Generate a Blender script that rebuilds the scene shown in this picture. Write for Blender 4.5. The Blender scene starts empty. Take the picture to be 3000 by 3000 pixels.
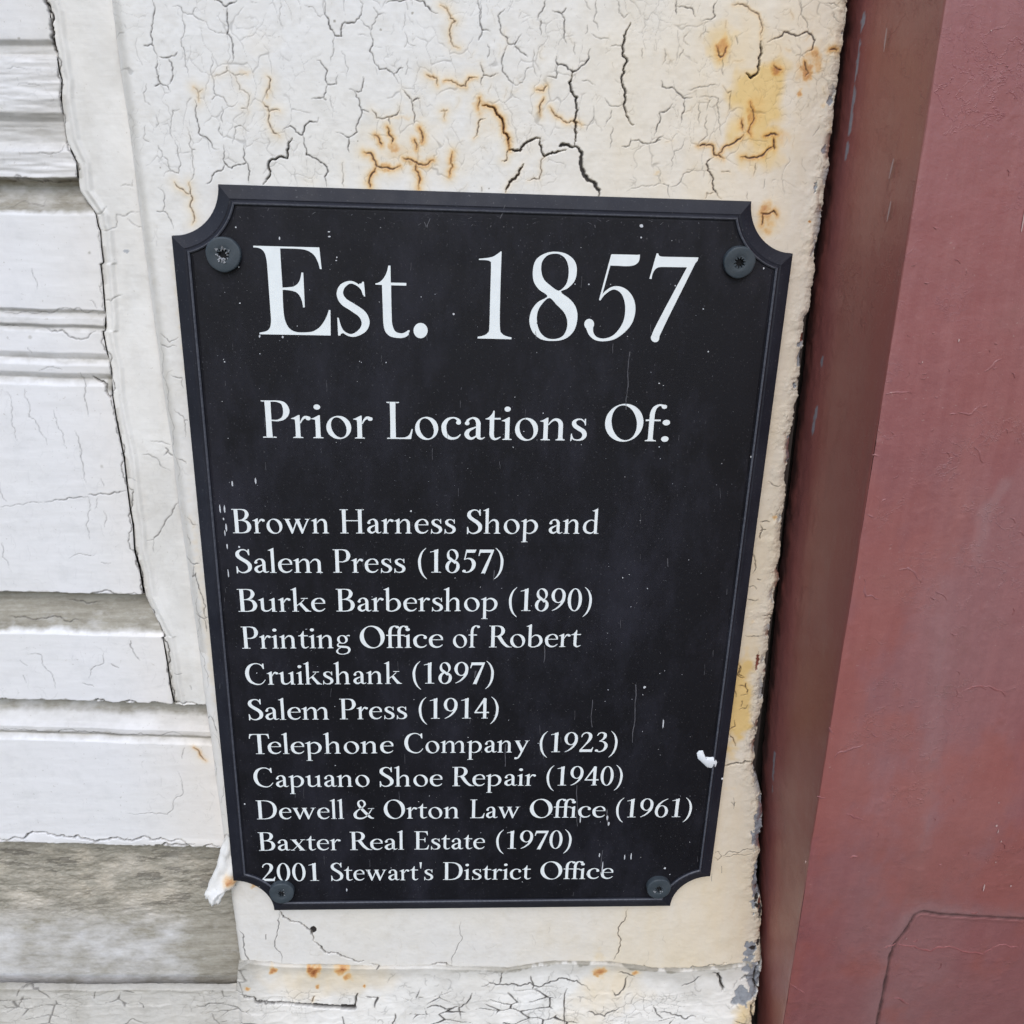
import bpy, math, random
import numpy as np
from mathutils import Matrix, Vector
from mathutils.geometry import tessellate_polygon

C = bpy.context.scene.collection
scene = bpy.context.scene
rad = math.radians

# ---------------------------------------------------------------- camera
CAM = np.array([-0.002206535527398146, -0.30141387755177323, 0.144975627007345])
AX = np.array([[0.9989579539475184, -0.04562172466992276, 0.0012901477177908183],
               [0.0144265004101284, 0.3424566196205678, 0.9394228758998635],
               [-0.043299911419176426, -0.9384253416847798, 0.34275792588194953]])
FOC = 2609.0            # focal length in units of the 3000 px wide photograph
THETA = 0.02899395665011634   # the plaque hangs 1.7 degrees out of plumb
cd = bpy.data.cameras.new('camera')
cam = bpy.data.objects.new('camera', cd)
C.objects.link(cam)
cam.matrix_world = Matrix([[AX[0][i], AX[1][i], AX[2][i], CAM[i]] for i in range(3)] + [[0, 0, 0, 1]])
cd.sensor_width = 36.0
cd.sensor_fit = 'HORIZONTAL'
cd.lens = 36.0 * FOC / 3000.0
cd.clip_start = 0.01
cd.clip_end = 200.0
scene.camera = cam

# ---------------------------------------------------------------- sky, sun, exposure
SUN_EL, SUN_AZ = rad(46), rad(-4)      # azimuth measured from straight out of the wall, to the right
world = bpy.data.worlds.new("World")
scene.world = world
world.use_nodes = True
nt = world.node_tree
bg = nt.nodes['Background']
sky = nt.nodes.new('ShaderNodeTexSky')
sky.sky_type = 'NISHITA'
sky.sun_disc = False
sky.sun_elevation = SUN_EL
sky.sun_rotation = math.pi - SUN_AZ
sky.air_density = 1.0
sky.dust_density = 1.0
sky.ozone_density = 1.0
nt.links.new(sky.outputs[0], bg.inputs[0])
bg.inputs[1].default_value = 0.15
sd = bpy.data.lights.new('sun', 'SUN')
sd.energy = 1.3
sd.angle = rad(50)
sd.color = (1.0, 0.965, 0.93)
sun = bpy.data.objects.new('sun', sd)
C.objects.link(sun)
dirv = Vector((math.cos(SUN_EL) * math.sin(SUN_AZ), -math.cos(SUN_EL) * math.cos(SUN_AZ), math.sin(SUN_EL)))
sun.rotation_euler = dirv.to_track_quat('Z', 'Y').to_euler()
scene.view_settings.view_transform = 'Standard'
scene.view_settings.look = 'None'
scene.view_settings.gamma = 1.0
scene.view_settings.use_curve_mapping = False
scene.view_settings.exposure = 0.43
scene.render.engine = 'CYCLES'

# ---------------------------------------------------------------- measuring
def at(px, py, Y=0.0):
    """the place on the vertical plane y = Y that shows at a pixel of the photograph"""
    r = AX[0] * (px - 1500) / FOC - AX[1] * (py - 1500) / FOC - AX[2]
    k = (Y - CAM[1]) / r[1]
    return CAM + k * r

def atxz(pts, Y=0.0):
    return np.array([at(x, y, Y)[[0, 2]] for x, y in pts])

ct, st_ = math.cos(THETA), math.sin(THETA)
PANEL_Y = -0.0052
def at_plaque(px, py, Y=PANEL_Y):
    q = at(px, py, Y)                  # plaque local = world turned back about Y
    return np.array([ct * q[0] - st_ * q[2], st_ * q[0] + ct * q[2]])

# ---------------------------------------------------------------- noise
def _hash(ix, iz, seed):
    n = (ix.astype(np.int64) * 374761393 + iz.astype(np.int64) * 668265263 + seed * 974711) & 0xffffffff
    n = ((n ^ (n >> 13)) * 1274126177) & 0xffffffff
    n = (n ^ (n >> 16)) & 0xffffffff
    return n / 4294967295.0

def noise(x, z, s, seed=0):
    x = x / s; z = z / s
    ix = np.floor(x); iz = np.floor(z)
    fx = x - ix; fz = z - iz
    fx = fx * fx * (3 - 2 * fx); fz = fz * fz * (3 - 2 * fz)
    a = _hash(ix, iz, seed); b = _hash(ix + 1, iz, seed)
    c = _hash(ix, iz + 1, seed); d = _hash(ix + 1, iz + 1, seed)
    return (a * (1 - fx) + b * fx) * (1 - fz) + (c * (1 - fx) + d * fx) * fz - 0.5

def fbm(x, z, s, octv=4, seed=0, g=0.5):
    v = 0; a = 1
    for o in range(octv):
        v = v + a * noise(x + o * 1.37, z - o * 2.11, s, seed + o * 17)
        s = s * 0.5; a *= g
    return v

def voronoi_edge(x, z, sx, sz, seed):
    """distance (in cells) to the nearest border between scattered cells"""
    u = x / sx; v = z / sz
    iu = np.floor(u); iv = np.floor(v)
    f1 = np.full(u.shape, 9.0); f2 = np.full(u.shape, 9.0)
    for du in (-1, 0, 1):
        for dv in (-1, 0, 1):
            cx = iu + du; cz = iv + dv
            d = np.hypot(cx + 0.08 + 0.84 * _hash(cx, cz, seed) - u, cz + 0.08 + 0.84 * _hash(cx, cz, seed + 5) - v)
            lo = np.minimum(d, f1)
            f2 = np.minimum(np.maximum(d, f1), f2)
            f1 = lo
    return f2 - f1

def sstep(a, b, x):
    t = np.clip((x - a) / (b - a), 0, 1)
    return t * t * (3 - 2 * t)

# ---------------------------------------------------------------- cracks
rng = random.Random(7)
def jag(pts, step=9.0, amp=0.16):
    """a traced line made ragged by repeated midpoint shifts (pixel units)"""
    pts = [tuple(map(float, p)) for p in pts]
    while True:
        out = [pts[0]]; more = False
        for a, b in zip(pts, pts[1:]):
            L = math.hypot(b[0] - a[0], b[1] - a[1])
            if L > step:
                o = rng.uniform(-amp, amp)
                t = rng.uniform(0.4, 0.6)
                out.append((a[0] + (b[0] - a[0]) * t - (b[1] - a[1]) * o, a[1] + (b[1] - a[1]) * t + (b[0] - a[0]) * o))
                more = True
            out.append(b)
        pts = out
        if not more:
            return pts

def P(s):
    """'x,y x,y ...' -> points"""
    return [tuple(float(v) for v in w.split(',')) for w in s.split()]

def crack_lines(text, ox, oy, sc):
    """each line: width rust | polyline ; polyline ...   in pixels of an enlarged view"""
    out = []
    for ln in text.strip().splitlines():
        head, body = ln.split('|')
        w, r = [float(v) for v in head.split()]
        for seg in body.split(';'):
            p = [(ox + x / sc, oy + y / sc) for x, y in P(seg)]
            if len(p) > 1:
                out.append((jag(p), w, r))
    return out

class Field:
    """regular grid on a wall plane, with relief and wear fields"""
    def __init__(s, x0, x1, z0, z1, h, Y):
        s.x0, s.z0, s.h, s.Y = x0, z0, h, Y
        s.xs = np.arange(x0, x1 + h * .5, h); s.zs = np.arange(z0, z1 + h * .5, h)
        s.X, s.Z = np.meshgrid(s.xs, s.zs)
        s.D = np.full(s.X.shape, 1.0)       # distance to the crack border, metres
        s.K = np.zeros(s.X.shape)           # crack darkness
        s.Wd = np.zeros(s.X.shape)          # open, deep cracks
        s.R = np.zeros(s.X.shape)           # rust
        s.Yl = np.zeros(s.X.shape)          # yellow staining
        s.G = np.zeros(s.X.shape)           # dirt, plus painted edge shade on the cream board
        s.C = np.zeros(s.X.shape)           # chipped to grey
        s.C2 = np.zeros(s.X.shape)          # chipped to red brown
        s.H = np.zeros(s.X.shape)           # relief towards the viewer
    def box(s, xa, za, xb, zb, m):
        i0 = max(0, int((min(xa, xb) - m - s.x0) / s.h)); i1 = min(len(s.xs), int((max(xa, xb) + m - s.x0) / s.h) + 2)
        j0 = max(0, int((min(za, zb) - m - s.z0) / s.h)); j1 = min(len(s.zs), int((max(za, zb) + m - s.z0) / s.h) + 2)
        return (slice(j0, j1), slice(i0, i1)) if i1 > i0 and j1 > j0 else None
    def crack(s, pts, w, rust=0.0, dark=1.0, taper=True, world=False):
        q = np.array(pts) if world else atxz(pts, s.Y)
        n = len(q)
        mpp = 0.000118 if world else np.hypot(*(at(pts[0][0] + 1, pts[0][1], s.Y) - at(pts[0][0], pts[0][1], s.Y))[[0, 2]])
        hw0 = w * mpp * .5 * .58
        for k in range(n - 1):
            t = (k + .5) / max(1, n - 1)
            hw = hw0 * (min(1.0, 0.3 + 4.0 * min(t, 1 - t)) if taper else 1.0) * (0.75 + 0.5 * rng.random())
            (xa, za), (xb, zb) = q[k], q[k + 1]
            m = (0.0065 if rust > .2 else .0022) + hw
            b = s.box(xa, za, xb, zb, m)
            if b is None: continue
            X = s.X[b]; Z = s.Z[b]
            dx, dz = xb - xa, zb - za
            tt = np.clip(((X - xa) * dx + (Z - za) * dz) / (dx * dx + dz * dz + 1e-14), 0, 1)
            d = np.hypot(X - xa - tt * dx, Z - za - tt * dz) - hw
            s.D[b] = np.minimum(s.D[b], d + (1 - dark) * 0.0006)
            cov = np.clip(0.5 - d / s.h, 0, 1) * dark * min(1.0, 0.50 + hw / 0.0004)
            if w > 7: s.Wd[b] = np.maximum(s.Wd[b], np.clip(.5 - d / s.h, 0, 1))
            s.K[b] = np.maximum(s.K[b], cov)
            if rust > 0:
                s.Yl[b] = np.maximum(s.Yl[b], .55 * rust * np.exp(-np.maximum(d, 0) / .0022) * (d < .0060))
                s.R[b] = np.maximum(s.R[b], rust * .60 * np.exp(-np.maximum(d, 0) / (0.0007 + 0.0010 * rust)))
    def blob(s, name, px, py, rx, ry, v, rag=0.6, seed=1, hard=0.0):
        """ragged stain or chip centred on a pixel, radii in pixels"""
        c = at(px, py, s.Y)[[0, 2]]
        a = np.hypot(*(at(px + rx, py, s.Y)[[0, 2]] - c)); bb = np.hypot(*(at(px, py + ry, s.Y)[[0, 2]] - c))
        b = s.box(c[0] - 2 * a, c[1] - 2 * bb, c[0] + 2 * a, c[1] + 2 * bb, 0)
        if b is None: return
        X = s.X[b]; Z = s.Z[b]
        r = np.hypot((X - c[0]) / a, (Z - c[1]) / bb) + rag * fbm(X, Z, min(a, bb) * .9, 3, seed)
        m = sstep(1.0 + .04, 1.0 - .04, r) if hard else sstep(1.5, 0.15, r)
        F = getattr(s, name)
        F[b] = np.maximum(F[b], v * m)
    def below(s, pts, Y=None):
        """z of a traced line (sorted by x) at every column"""
        q = atxz(pts, s.Y if Y is None else Y); q = q[np.argsort(q[:, 0])]
        return np.interp(s.xs, q[:, 0], q[:, 1])
    def beside(s, pts, Y=None):
        """x of a traced upright line at every row"""
        q = atxz(pts, s.Y if Y is None else Y); q = q[np.argsort(q[:, 1])]
        return np.interp(s.zs, q[:, 1], q[:, 0])

def rough_walks(F, n, rect, L, w, ang, spread, rust=0.0, dark=0.7, seed=3):
    """small hairline cracks wandering inside a rectangle of the photograph"""
    r = random.Random(seed)
    for _ in range(n):
        x = r.uniform(rect[0], rect[2]); y = r.uniform(rect[1], rect[3])
        a = rad(ang + r.gauss(0, spread)); p = [(x, y)]
        for k in range(r.randint(2, 5)):
            l = r.uniform(.5, 1) * L / 4
            x += math.cos(a) * l; y += math.sin(a) * l
            p.append((x, y)); a += r.gauss(0, .6)
        F.crack(jag(p, 8), w * r.uniform(.7, 1.2), rust * r.random(), dark * r.uniform(.35, .75))
        if r.random() < .35:
            k = r.randrange(len(p)); b = a + r.choice((-1.2, 1.2))
            F.crack(jag([p[k], (p[k][0] + math.cos(b) * L * .25, p[k][1] + math.sin(b) * L * .25)], 8), w * .8, 0, dark * .7)

# ---------------------------------------------------------------- meshes
def link(name, me, mat, parent=None, smooth=True):
    o = bpy.data.objects.new(name, me)
    C.objects.link(o)
    if mat is not None: me.materials.append(mat)
    if smooth: me.polygons.foreach_set('use_smooth', np.ones(len(me.polygons), dtype=bool))
    if parent is not None: o.parent = parent
    return o

def tag(o, label=None, cat=None, group=None, kind=None):
    if label: o['label'] = label
    if cat: o['category'] = cat
    if group: o['group'] = group
    if kind: o['kind'] = kind
    return o

def grid_mesh(name, XYZ, fmask, attrs, mat, parent=None):
    """XYZ (n,m,3) sheet, faces where fmask (n-1,m-1); outward = towards -Y"""
    n, m = XYZ.shape[:2]
    idx = np.arange(n * m).reshape(n, m)
    a = idx[:-1, :-1][fmask]; b = idx[:-1, 1:][fmask]; c = idx[1:, 1:][fmask]; d = idx[1:, :-1][fmask]
    quads = np.stack([a, b, c, d], 1)
    used = np.zeros(n * m, bool); used[quads.ravel()] = True
    remap = np.cumsum(used) - 1
    quads = remap[quads].astype(np.int32)
    co = XYZ.reshape(-1, 3)[used].astype(np.float32)
    me = bpy.data.meshes.new(name)
    me.vertices.add(len(co)); me.vertices.foreach_set('co', co.ravel())
    me.loops.add(quads.size); me.loops.foreach_set('vertex_index', quads.ravel())
    me.polygons.add(len(quads))
    me.polygons.foreach_set('loop_start', np.arange(0, quads.size, 4, dtype=np.int32))
    me.update(calc_edges=True)
    for k, v in attrs.items():
        at_ = me.attributes.new(k, 'FLOAT', 'POINT')
        at_.data.foreach_set('value', v.ravel()[used].astype(np.float32))
    return link(name, me, mat, parent)

def poly_mesh(name, verts, faces, mat, parent=None, smooth=False):
    me = bpy.data.meshes.new(name)
    me.from_pydata([tuple(map(float, v)) for v in verts], [], faces)
    me.update()
    return link(name, me, mat, parent, smooth)

def box_geo(x0, x1, y0, y1, z0, z1):
    v = [(x, y, z) for x in (x0, x1) for y in (y0, y1) for z in (z0, z1)]
    f = [(0, 1, 3, 2), (4, 6, 7, 5), (0, 4, 5, 1), (2, 3, 7, 6), (0, 2, 6, 4), (1, 5, 7, 3)]
    return v, f

def empty(name, loc=(0, 0, 0)):
    o = bpy.data.objects.new(name, None)
    o.empty_display_size = 0.02
    C.objects.link(o); o.location = loc
    return o

# ---------------------------------------------------------------- materials
def new_mat(name):
    m = bpy.data.materials.new(name); m.use_nodes = True
    n = m.node_tree.nodes; l = m.node_tree.links
    return m, n, l, n['Principled BSDF']

def nz(n, l, scale, detail=5, rough=0.6, vec=None, dist=0.0):
    t = n.new('ShaderNodeTexNoise'); t.inputs['Scale'].default_value = scale
    t.inputs['Detail'].default_value = detail; t.inputs['Roughness'].default_value = rough
    t.inputs['Distortion'].default_value = dist
    if vec is not None: l.new(vec, t.inputs['Vector'])
    return t.outputs['Fac']

def ramp(n, l, fac, stops):
    r = n.new('ShaderNodeValToRGB'); l.new(fac, r.inputs[0])
    e = r.color_ramp.elements
    while len(e) < len(stops): e.new(0.5)
    for i, (p, c) in enumerate(stops):
        e[i].position = p; e[i].color = (*c, 1) if not isinstance(c, float) else (c, c, c, 1)
    return r.outputs[0]

def mix(n, l, fac, a, b):
    m = n.new('ShaderNodeMix'); m.data_type = 'RGBA'
    for s, v in ((m.inputs[0], fac), (m.inputs[6], a), (m.inputs[7], b)):
        if hasattr(v, 'is_output'): l.new(v, s)
        elif isinstance(v, (int, float)): s.default_value = v
        else: s.default_value = (*v, 1)
    return m.outputs[2]

def mth(n, l, op, a, b=0.0, clamp=False):
    m = n.new('ShaderNodeMath'); m.operation = op; m.use_clamp = clamp
    for s, v in ((m.inputs[0], a), (m.inputs[1], b)):
        if hasattr(v, 'is_output'): l.new(v, s)
        else: s.default_value = v
    return m.outputs[0]

def attr(n, name):
    a = n.new('ShaderNodeAttribute'); a.attribute_name = name
    return a.outputs['Fac']

def coords(n, l, sx=1, sy=1, sz=1):
    t = n.new('ShaderNodeTexCoord'); m = n.new('ShaderNodeMapping')
    m.inputs['Scale'].default_value = (sx, sy, sz)
    l.new(t.outputs['Object'], m.inputs['Vector'])
    return m.outputs['Vector']

def bump(n, l, p, h, strength, dist):
    b = n.new('ShaderNodeBump'); b.inputs['Strength'].default_value = strength
    b.inputs['Distance'].default_value = dist
    l.new(h, b.inputs['Height']); l.new(b.outputs['Normal'], p.inputs['Normal'])

def paint_mat(name, light, warm, grime_shade, speck=True, rough=0.42, bmp=.22):
    """old painted wood: tone drift, brush lines, dirt and painted shade, rust, chips and dirty cracks"""
    m, n, l, p = new_mat(name)
    v = coords(n, l)
    big = nz(n, l, 14, 4, .55, v)
    col = mix(n, l, ramp(n, l, big, [(.36, 0.0), (.66, 1.0)]), light, warm)
    mid = nz(n, l, 160, 5, .65, v)
    col = mix(n, l, ramp(n, l, mid, [(.50, 0.0), (.75, 0.35)]), col, grime_shade)
    brush = nz(n, l, 90, 4, .6, coords(n, l, 1, 1, 9))
    col = mix(n, l, ramp(n, l, brush, [(.55, 0.0), (.8, 0.14)]), col, grime_shade)
    spk = nz(n, l, 900, 2, .5, v)
    col = mix(n, l, ramp(n, l, spk, [(.69, 0.0), (.76, 0.30)]), col, (.25, .21, .16))
    y = attr(n, 'yellow')
    yn = nz(n, l, 120, 4, .6, coords(n, l, 1, 1, .25))
    yf = mth(n, l, 'MULTIPLY', y, mth(n, l, 'ADD', yn, .5), True)
    col = mix(n, l, yf, col, (.73, .53, .23))
    g = attr(n, 'grime_shade')
    gn = mth(n, l, 'ADD', mth(n, l, 'MULTIPLY', nz(n, l, 420, 6, .78, coords(n, l, .55, 1, 1)), .6), mth(n, l, 'MULTIPLY', nz(n, l, 900, 4, .7, coords(n, l, .5, 1, 1)), .4))
    gf = mth(n, l, 'MULTIPLY', g, mth(n, l, 'ADD', mth(n, l, 'MULTIPLY', gn, .9), .55), True)
    gmx = mth(n, l, 'ADD', mth(n, l, 'MULTIPLY', nz(n, l, 260, 8, .80, coords(n, l, .6, 1, 1)), .5), mth(n, l, 'MULTIPLY', nz(n, l, 620, 5, .65, coords(n, l, .10, 1, 1)), .5))
    gcol = mix(n, l, ramp(n, l, gmx, [(.30, 0.0), (.66, 1.0)]), (.19, .168, .128), (.40, .375, .315))
    col = mix(n, l, gf, col, gcol)
    c1 = attr(n, 'chip'); col = mix(n, l, c1, col, mix(n, l, nz(n, l, 700, 4, .6, v), (.16, .175, .20), (.42, .44, .47)))
    c2 = attr(n, 'redchip'); col = mix(n, l, c2, col, mix(n, l, nz(n, l, 500, 3, .6, v), (.10, .03, .022), (.26, .08, .055)))
    r = attr(n, 'rust')
    rn = mth(n, l, 'MULTIPLY', r, mth(n, l, 'ADD', mth(n, l, 'MULTIPLY', nz(n, l, 420, 4, .7, v), 1.3), .35), True)
    col = mix(n, l, ramp(n, l, rn, [(0.0, 0.0), (.18, .10), (.55, .80), (1.0, 1.0)]), col, ramp(n, l, rn, [(.12, (.80, .60, .28)), (.42, (.68, .38, .09)), (.70, (.50, .20, .045)), (.98, (.24, .075, .022))]))
    k = attr(n, 'crack')
    kc = mix(n, l, mth(n, l, 'MULTIPLY', r, 1.0, True), (.035, .030, .028), (.085, .030, .010))
    col = mix(n, l, k, col, kc)
    l.new(col, p.inputs['Base Color'])
    l.new(mth(n, l, 'ADD', mth(n, l, 'MULTIPLY', mid, .35), rough - .15), p.inputs['Roughness'])
    h = mth(n, l, 'ADD', mth(n, l, 'MULTIPLY', nz(n, l, 330, 6, .62, v), .6), mth(n, l, 'MULTIPLY', brush, .5))
    bump(n, l, p, h, bmp, .0004)
    p.inputs['Specular IOR Level'].default_value = .35
    return m

M = {}
M['cream'] = paint_mat('cream_paint', (.735, .73, .72), (.73, .712, .668), (.52, .49, .43))
M['white'] = paint_mat('white_paint', (.765, .758, .765), (.75, .742, .735), (.58, .58, .58), bmp=.16)
M['trim'] = paint_mat('off_white_paint', (.785, .79, .785), (.775, .765, .745), (.52, .51, .48))

def red_mat():
    m, n, l, p = new_mat('red_paint')
    v = coords(n, l)
    col = mix(n, l, ramp(n, l, nz(n, l, 9, 7, .62, v), [(.30, 0.0), (.72, 1.0)]), (.275, .086, .085), (.245, .104, .105))
    fade = attr(n, 'grime_shade')
    col = mix(n, l, fade, col, (.30, .17, .17))
    col = mix(n, l, ramp(n, l, nz(n, l, 60, 5, .7, v), [(.56, 0.0), (.74, .35)]), col, (.20, .10, .085))
    col = mix(n, l, ramp(n, l, nz(n, l, 420, 6, .75, v), [(.40, 0.0), (.72, .30)]), col, (.20, .075, .075))
    brs = nz(n, l, 300, 5, .65, coords(n, l, 1, 1, .07))
    col = mix(n, l, ramp(n, l, brs, [(.42, 0.0), (.72, .28)]), col, (.36, .16, .155))
    col = mix(n, l, attr(n, 'yellow'), col, (.325, .100, .074))
    col = mix(n, l, ramp(n, l, nz(n, l, 1100, 2, .5, v), [(.70, 0.0), (.76, .4)]), col, (.42, .28, .26))
    col = mix(n, l, attr(n, 'chip'), col, mix(n, l, nz(n, l, 700, 4, .6, v), (.20, .22, .25), (.40, .42, .45)))
    col = mix(n, l, attr(n, 'crack'), col, (.05, .035, .035))
    l.new(col, p.inputs['Base Color'])
    l.new(mth(n, l, 'ADD', mth(n, l, 'MULTIPLY', nz(n, l, 90, 5, .6, v), .3), .22), p.inputs['Roughness'])
    h = mth(n, l, 'ADD', mth(n, l, 'MULTIPLY', nz(n, l, 620, 6, .7, v), .45), nz(n, l, 110, 5, .55, v))
    def crease(sc, wd, msc, lo):
        q = mth(n, l, 'ABSOLUTE', mth(n, l, 'SUBTRACT', nz(n, l, sc, 5, .6, v, .3), .5))
        return mth(n, l, 'MULTIPLY', ramp(n, l, q, [(0.0, 1.0), (wd, 0.0)]), ramp(n, l, nz(n, l, msc, 3, .5, v), [(lo, 0.0), (lo + .07, 1.0)]))
    h = mth(n, l, 'ADD', h, mth(n, l, 'MULTIPLY', brs, .35))
    h = mth(n, l, 'ADD', h, mth(n, l, 'MULTIPLY', crease(95, .012, 30, .55), .55))
    h = mth(n, l, 'ADD', h, mth(n, l, 'MULTIPLY', crease(260, .02, 45, .57), .3))
    bump(n, l, p, h, .42, .0006)
    return m
M['red'] = red_mat()

def dark_mat(name, a, b, rough, sc, dust, bmp=.25):
    m, n, l, p = new_mat(name)
    v = coords(n, l)
    col = mix(n, l, ramp(n, l, nz(n, l, sc, 5, .6, v), [(.35, 0.0), (.7, 1.0)]), a, b)
    if dust:
        col = mix(n, l, ramp(n, l, nz(n, l, 30, 8, .76, coords(n, l, 1, 1, .5)), [(.47, 0.0), (.78, .60)]), col, dust)
        col = mix(n, l, ramp(n, l, nz(n, l, 1500, 2, .5, v), [(.66, 0.0), (.78, .35)]), col, (.16, .16, .17))
    l.new(col, p.inputs['Base Color'])
    l.new(mth(n, l, 'ADD', mth(n, l, 'MULTIPLY', nz(n, l, 120, 5, .6, v), .3), rough - .15), p.inputs['Roughness'])
    bump(n, l, p, nz(n, l, 1600, 4, .6, v), bmp, .0002)
    p.inputs['Specular IOR Level'].default_value = .27
    return m
M['panel'] = dark_mat('black_panel', (.0036, .0036, .0058), (.0064, .0064, .0100), .62, 25, (.034, .034, .050))
M['frame'] = dark_mat('slate_frame', (.010, .011, .0175), (.015, .0165, .025), .55, 60, (.034, .037, .050))
M['edge'] = dark_mat('rim_highlight', (.055, .058, .072), (.10, .105, .125), .5, 900, None)  # lighter colour stands in for the highlight along the frame ridge
M['screw'] = dark_mat('screw_grey', (.040, .052, .062), (.058, .070, .080), .5, 200, None)
M['hole'] = dark_mat('hole_black', (.006, .006, .007), (.012, .012, .013), .8, 300, None)
m, n, l, p = new_mat('letter_white')
col = mix(n, l, ramp(n, l, nz(n, l, 300, 4, .6, coords(n, l)), [(.4, 0.0), (.75, .5)]), (.78, .82, .82), (.66, .69, .70))
l.new(col, p.inputs['Base Color']); p.inputs['Roughness'].default_value = .5
M['letter'] = m
m, n, l, p = new_mat('speck_white')
l.new(mix(n, l, nz(n, l, 2500, 3, .6, coords(n, l)), (.30, .31, .33), (.75, .77, .80)), p.inputs['Base Color']); p.inputs['Roughness'].default_value = .7
M['speck'] = m
m, n, l, p = new_mat('pale_pink')
p.inputs['Base Color'].default_value = (.44, .30, .28, 1); p.inputs['Roughness'].default_value = .7
M['pink'] = m
m, n, l, p = new_mat('speck_faint')
p.inputs['Base Color'].default_value = (.075, .075, .085, 1); p.inputs['Roughness'].default_value = .7
M['faint'] = m
m, n, l, p = new_mat('worn_plastic')
l.new(mix(n, l, nz(n, l, 1800, 3, .6, coords(n, l)), (.05, .055, .06), (.42, .43, .45)), p.inputs['Base Color']); p.inputs['Roughness'].default_value = .7
M['worn'] = m
m, n, l, p = new_mat('shadowed_wood')
p.inputs['Base Color'].default_value = (.03, .022, .018, 1); p.inputs['Roughness'].default_value = .9
M['dark'] = m
# how far each siding line falls to the right, measured on the photograph
SL = []
for (a, b) in (((0, 527), (222, 527)), ((0, 911), (305, 916)), ((0, 1733), (414, 1742)), ((0, 2055), (600, 2073)), ((0, 2456), (646, 2474)), ((0, 2896), (690, 2900))):
    p0, p1 = at(*a, .004), at(*b, .004)
    s_ = (p1[2] - p0[2]) / (p1[0] - p0[0])
    SL.append((p0[2] + s_ * (-.145 - p0[0]), s_))
SL.sort()
SL_Z = [q[0] for q in SL]; SL_S = [q[1] for q in SL]
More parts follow.
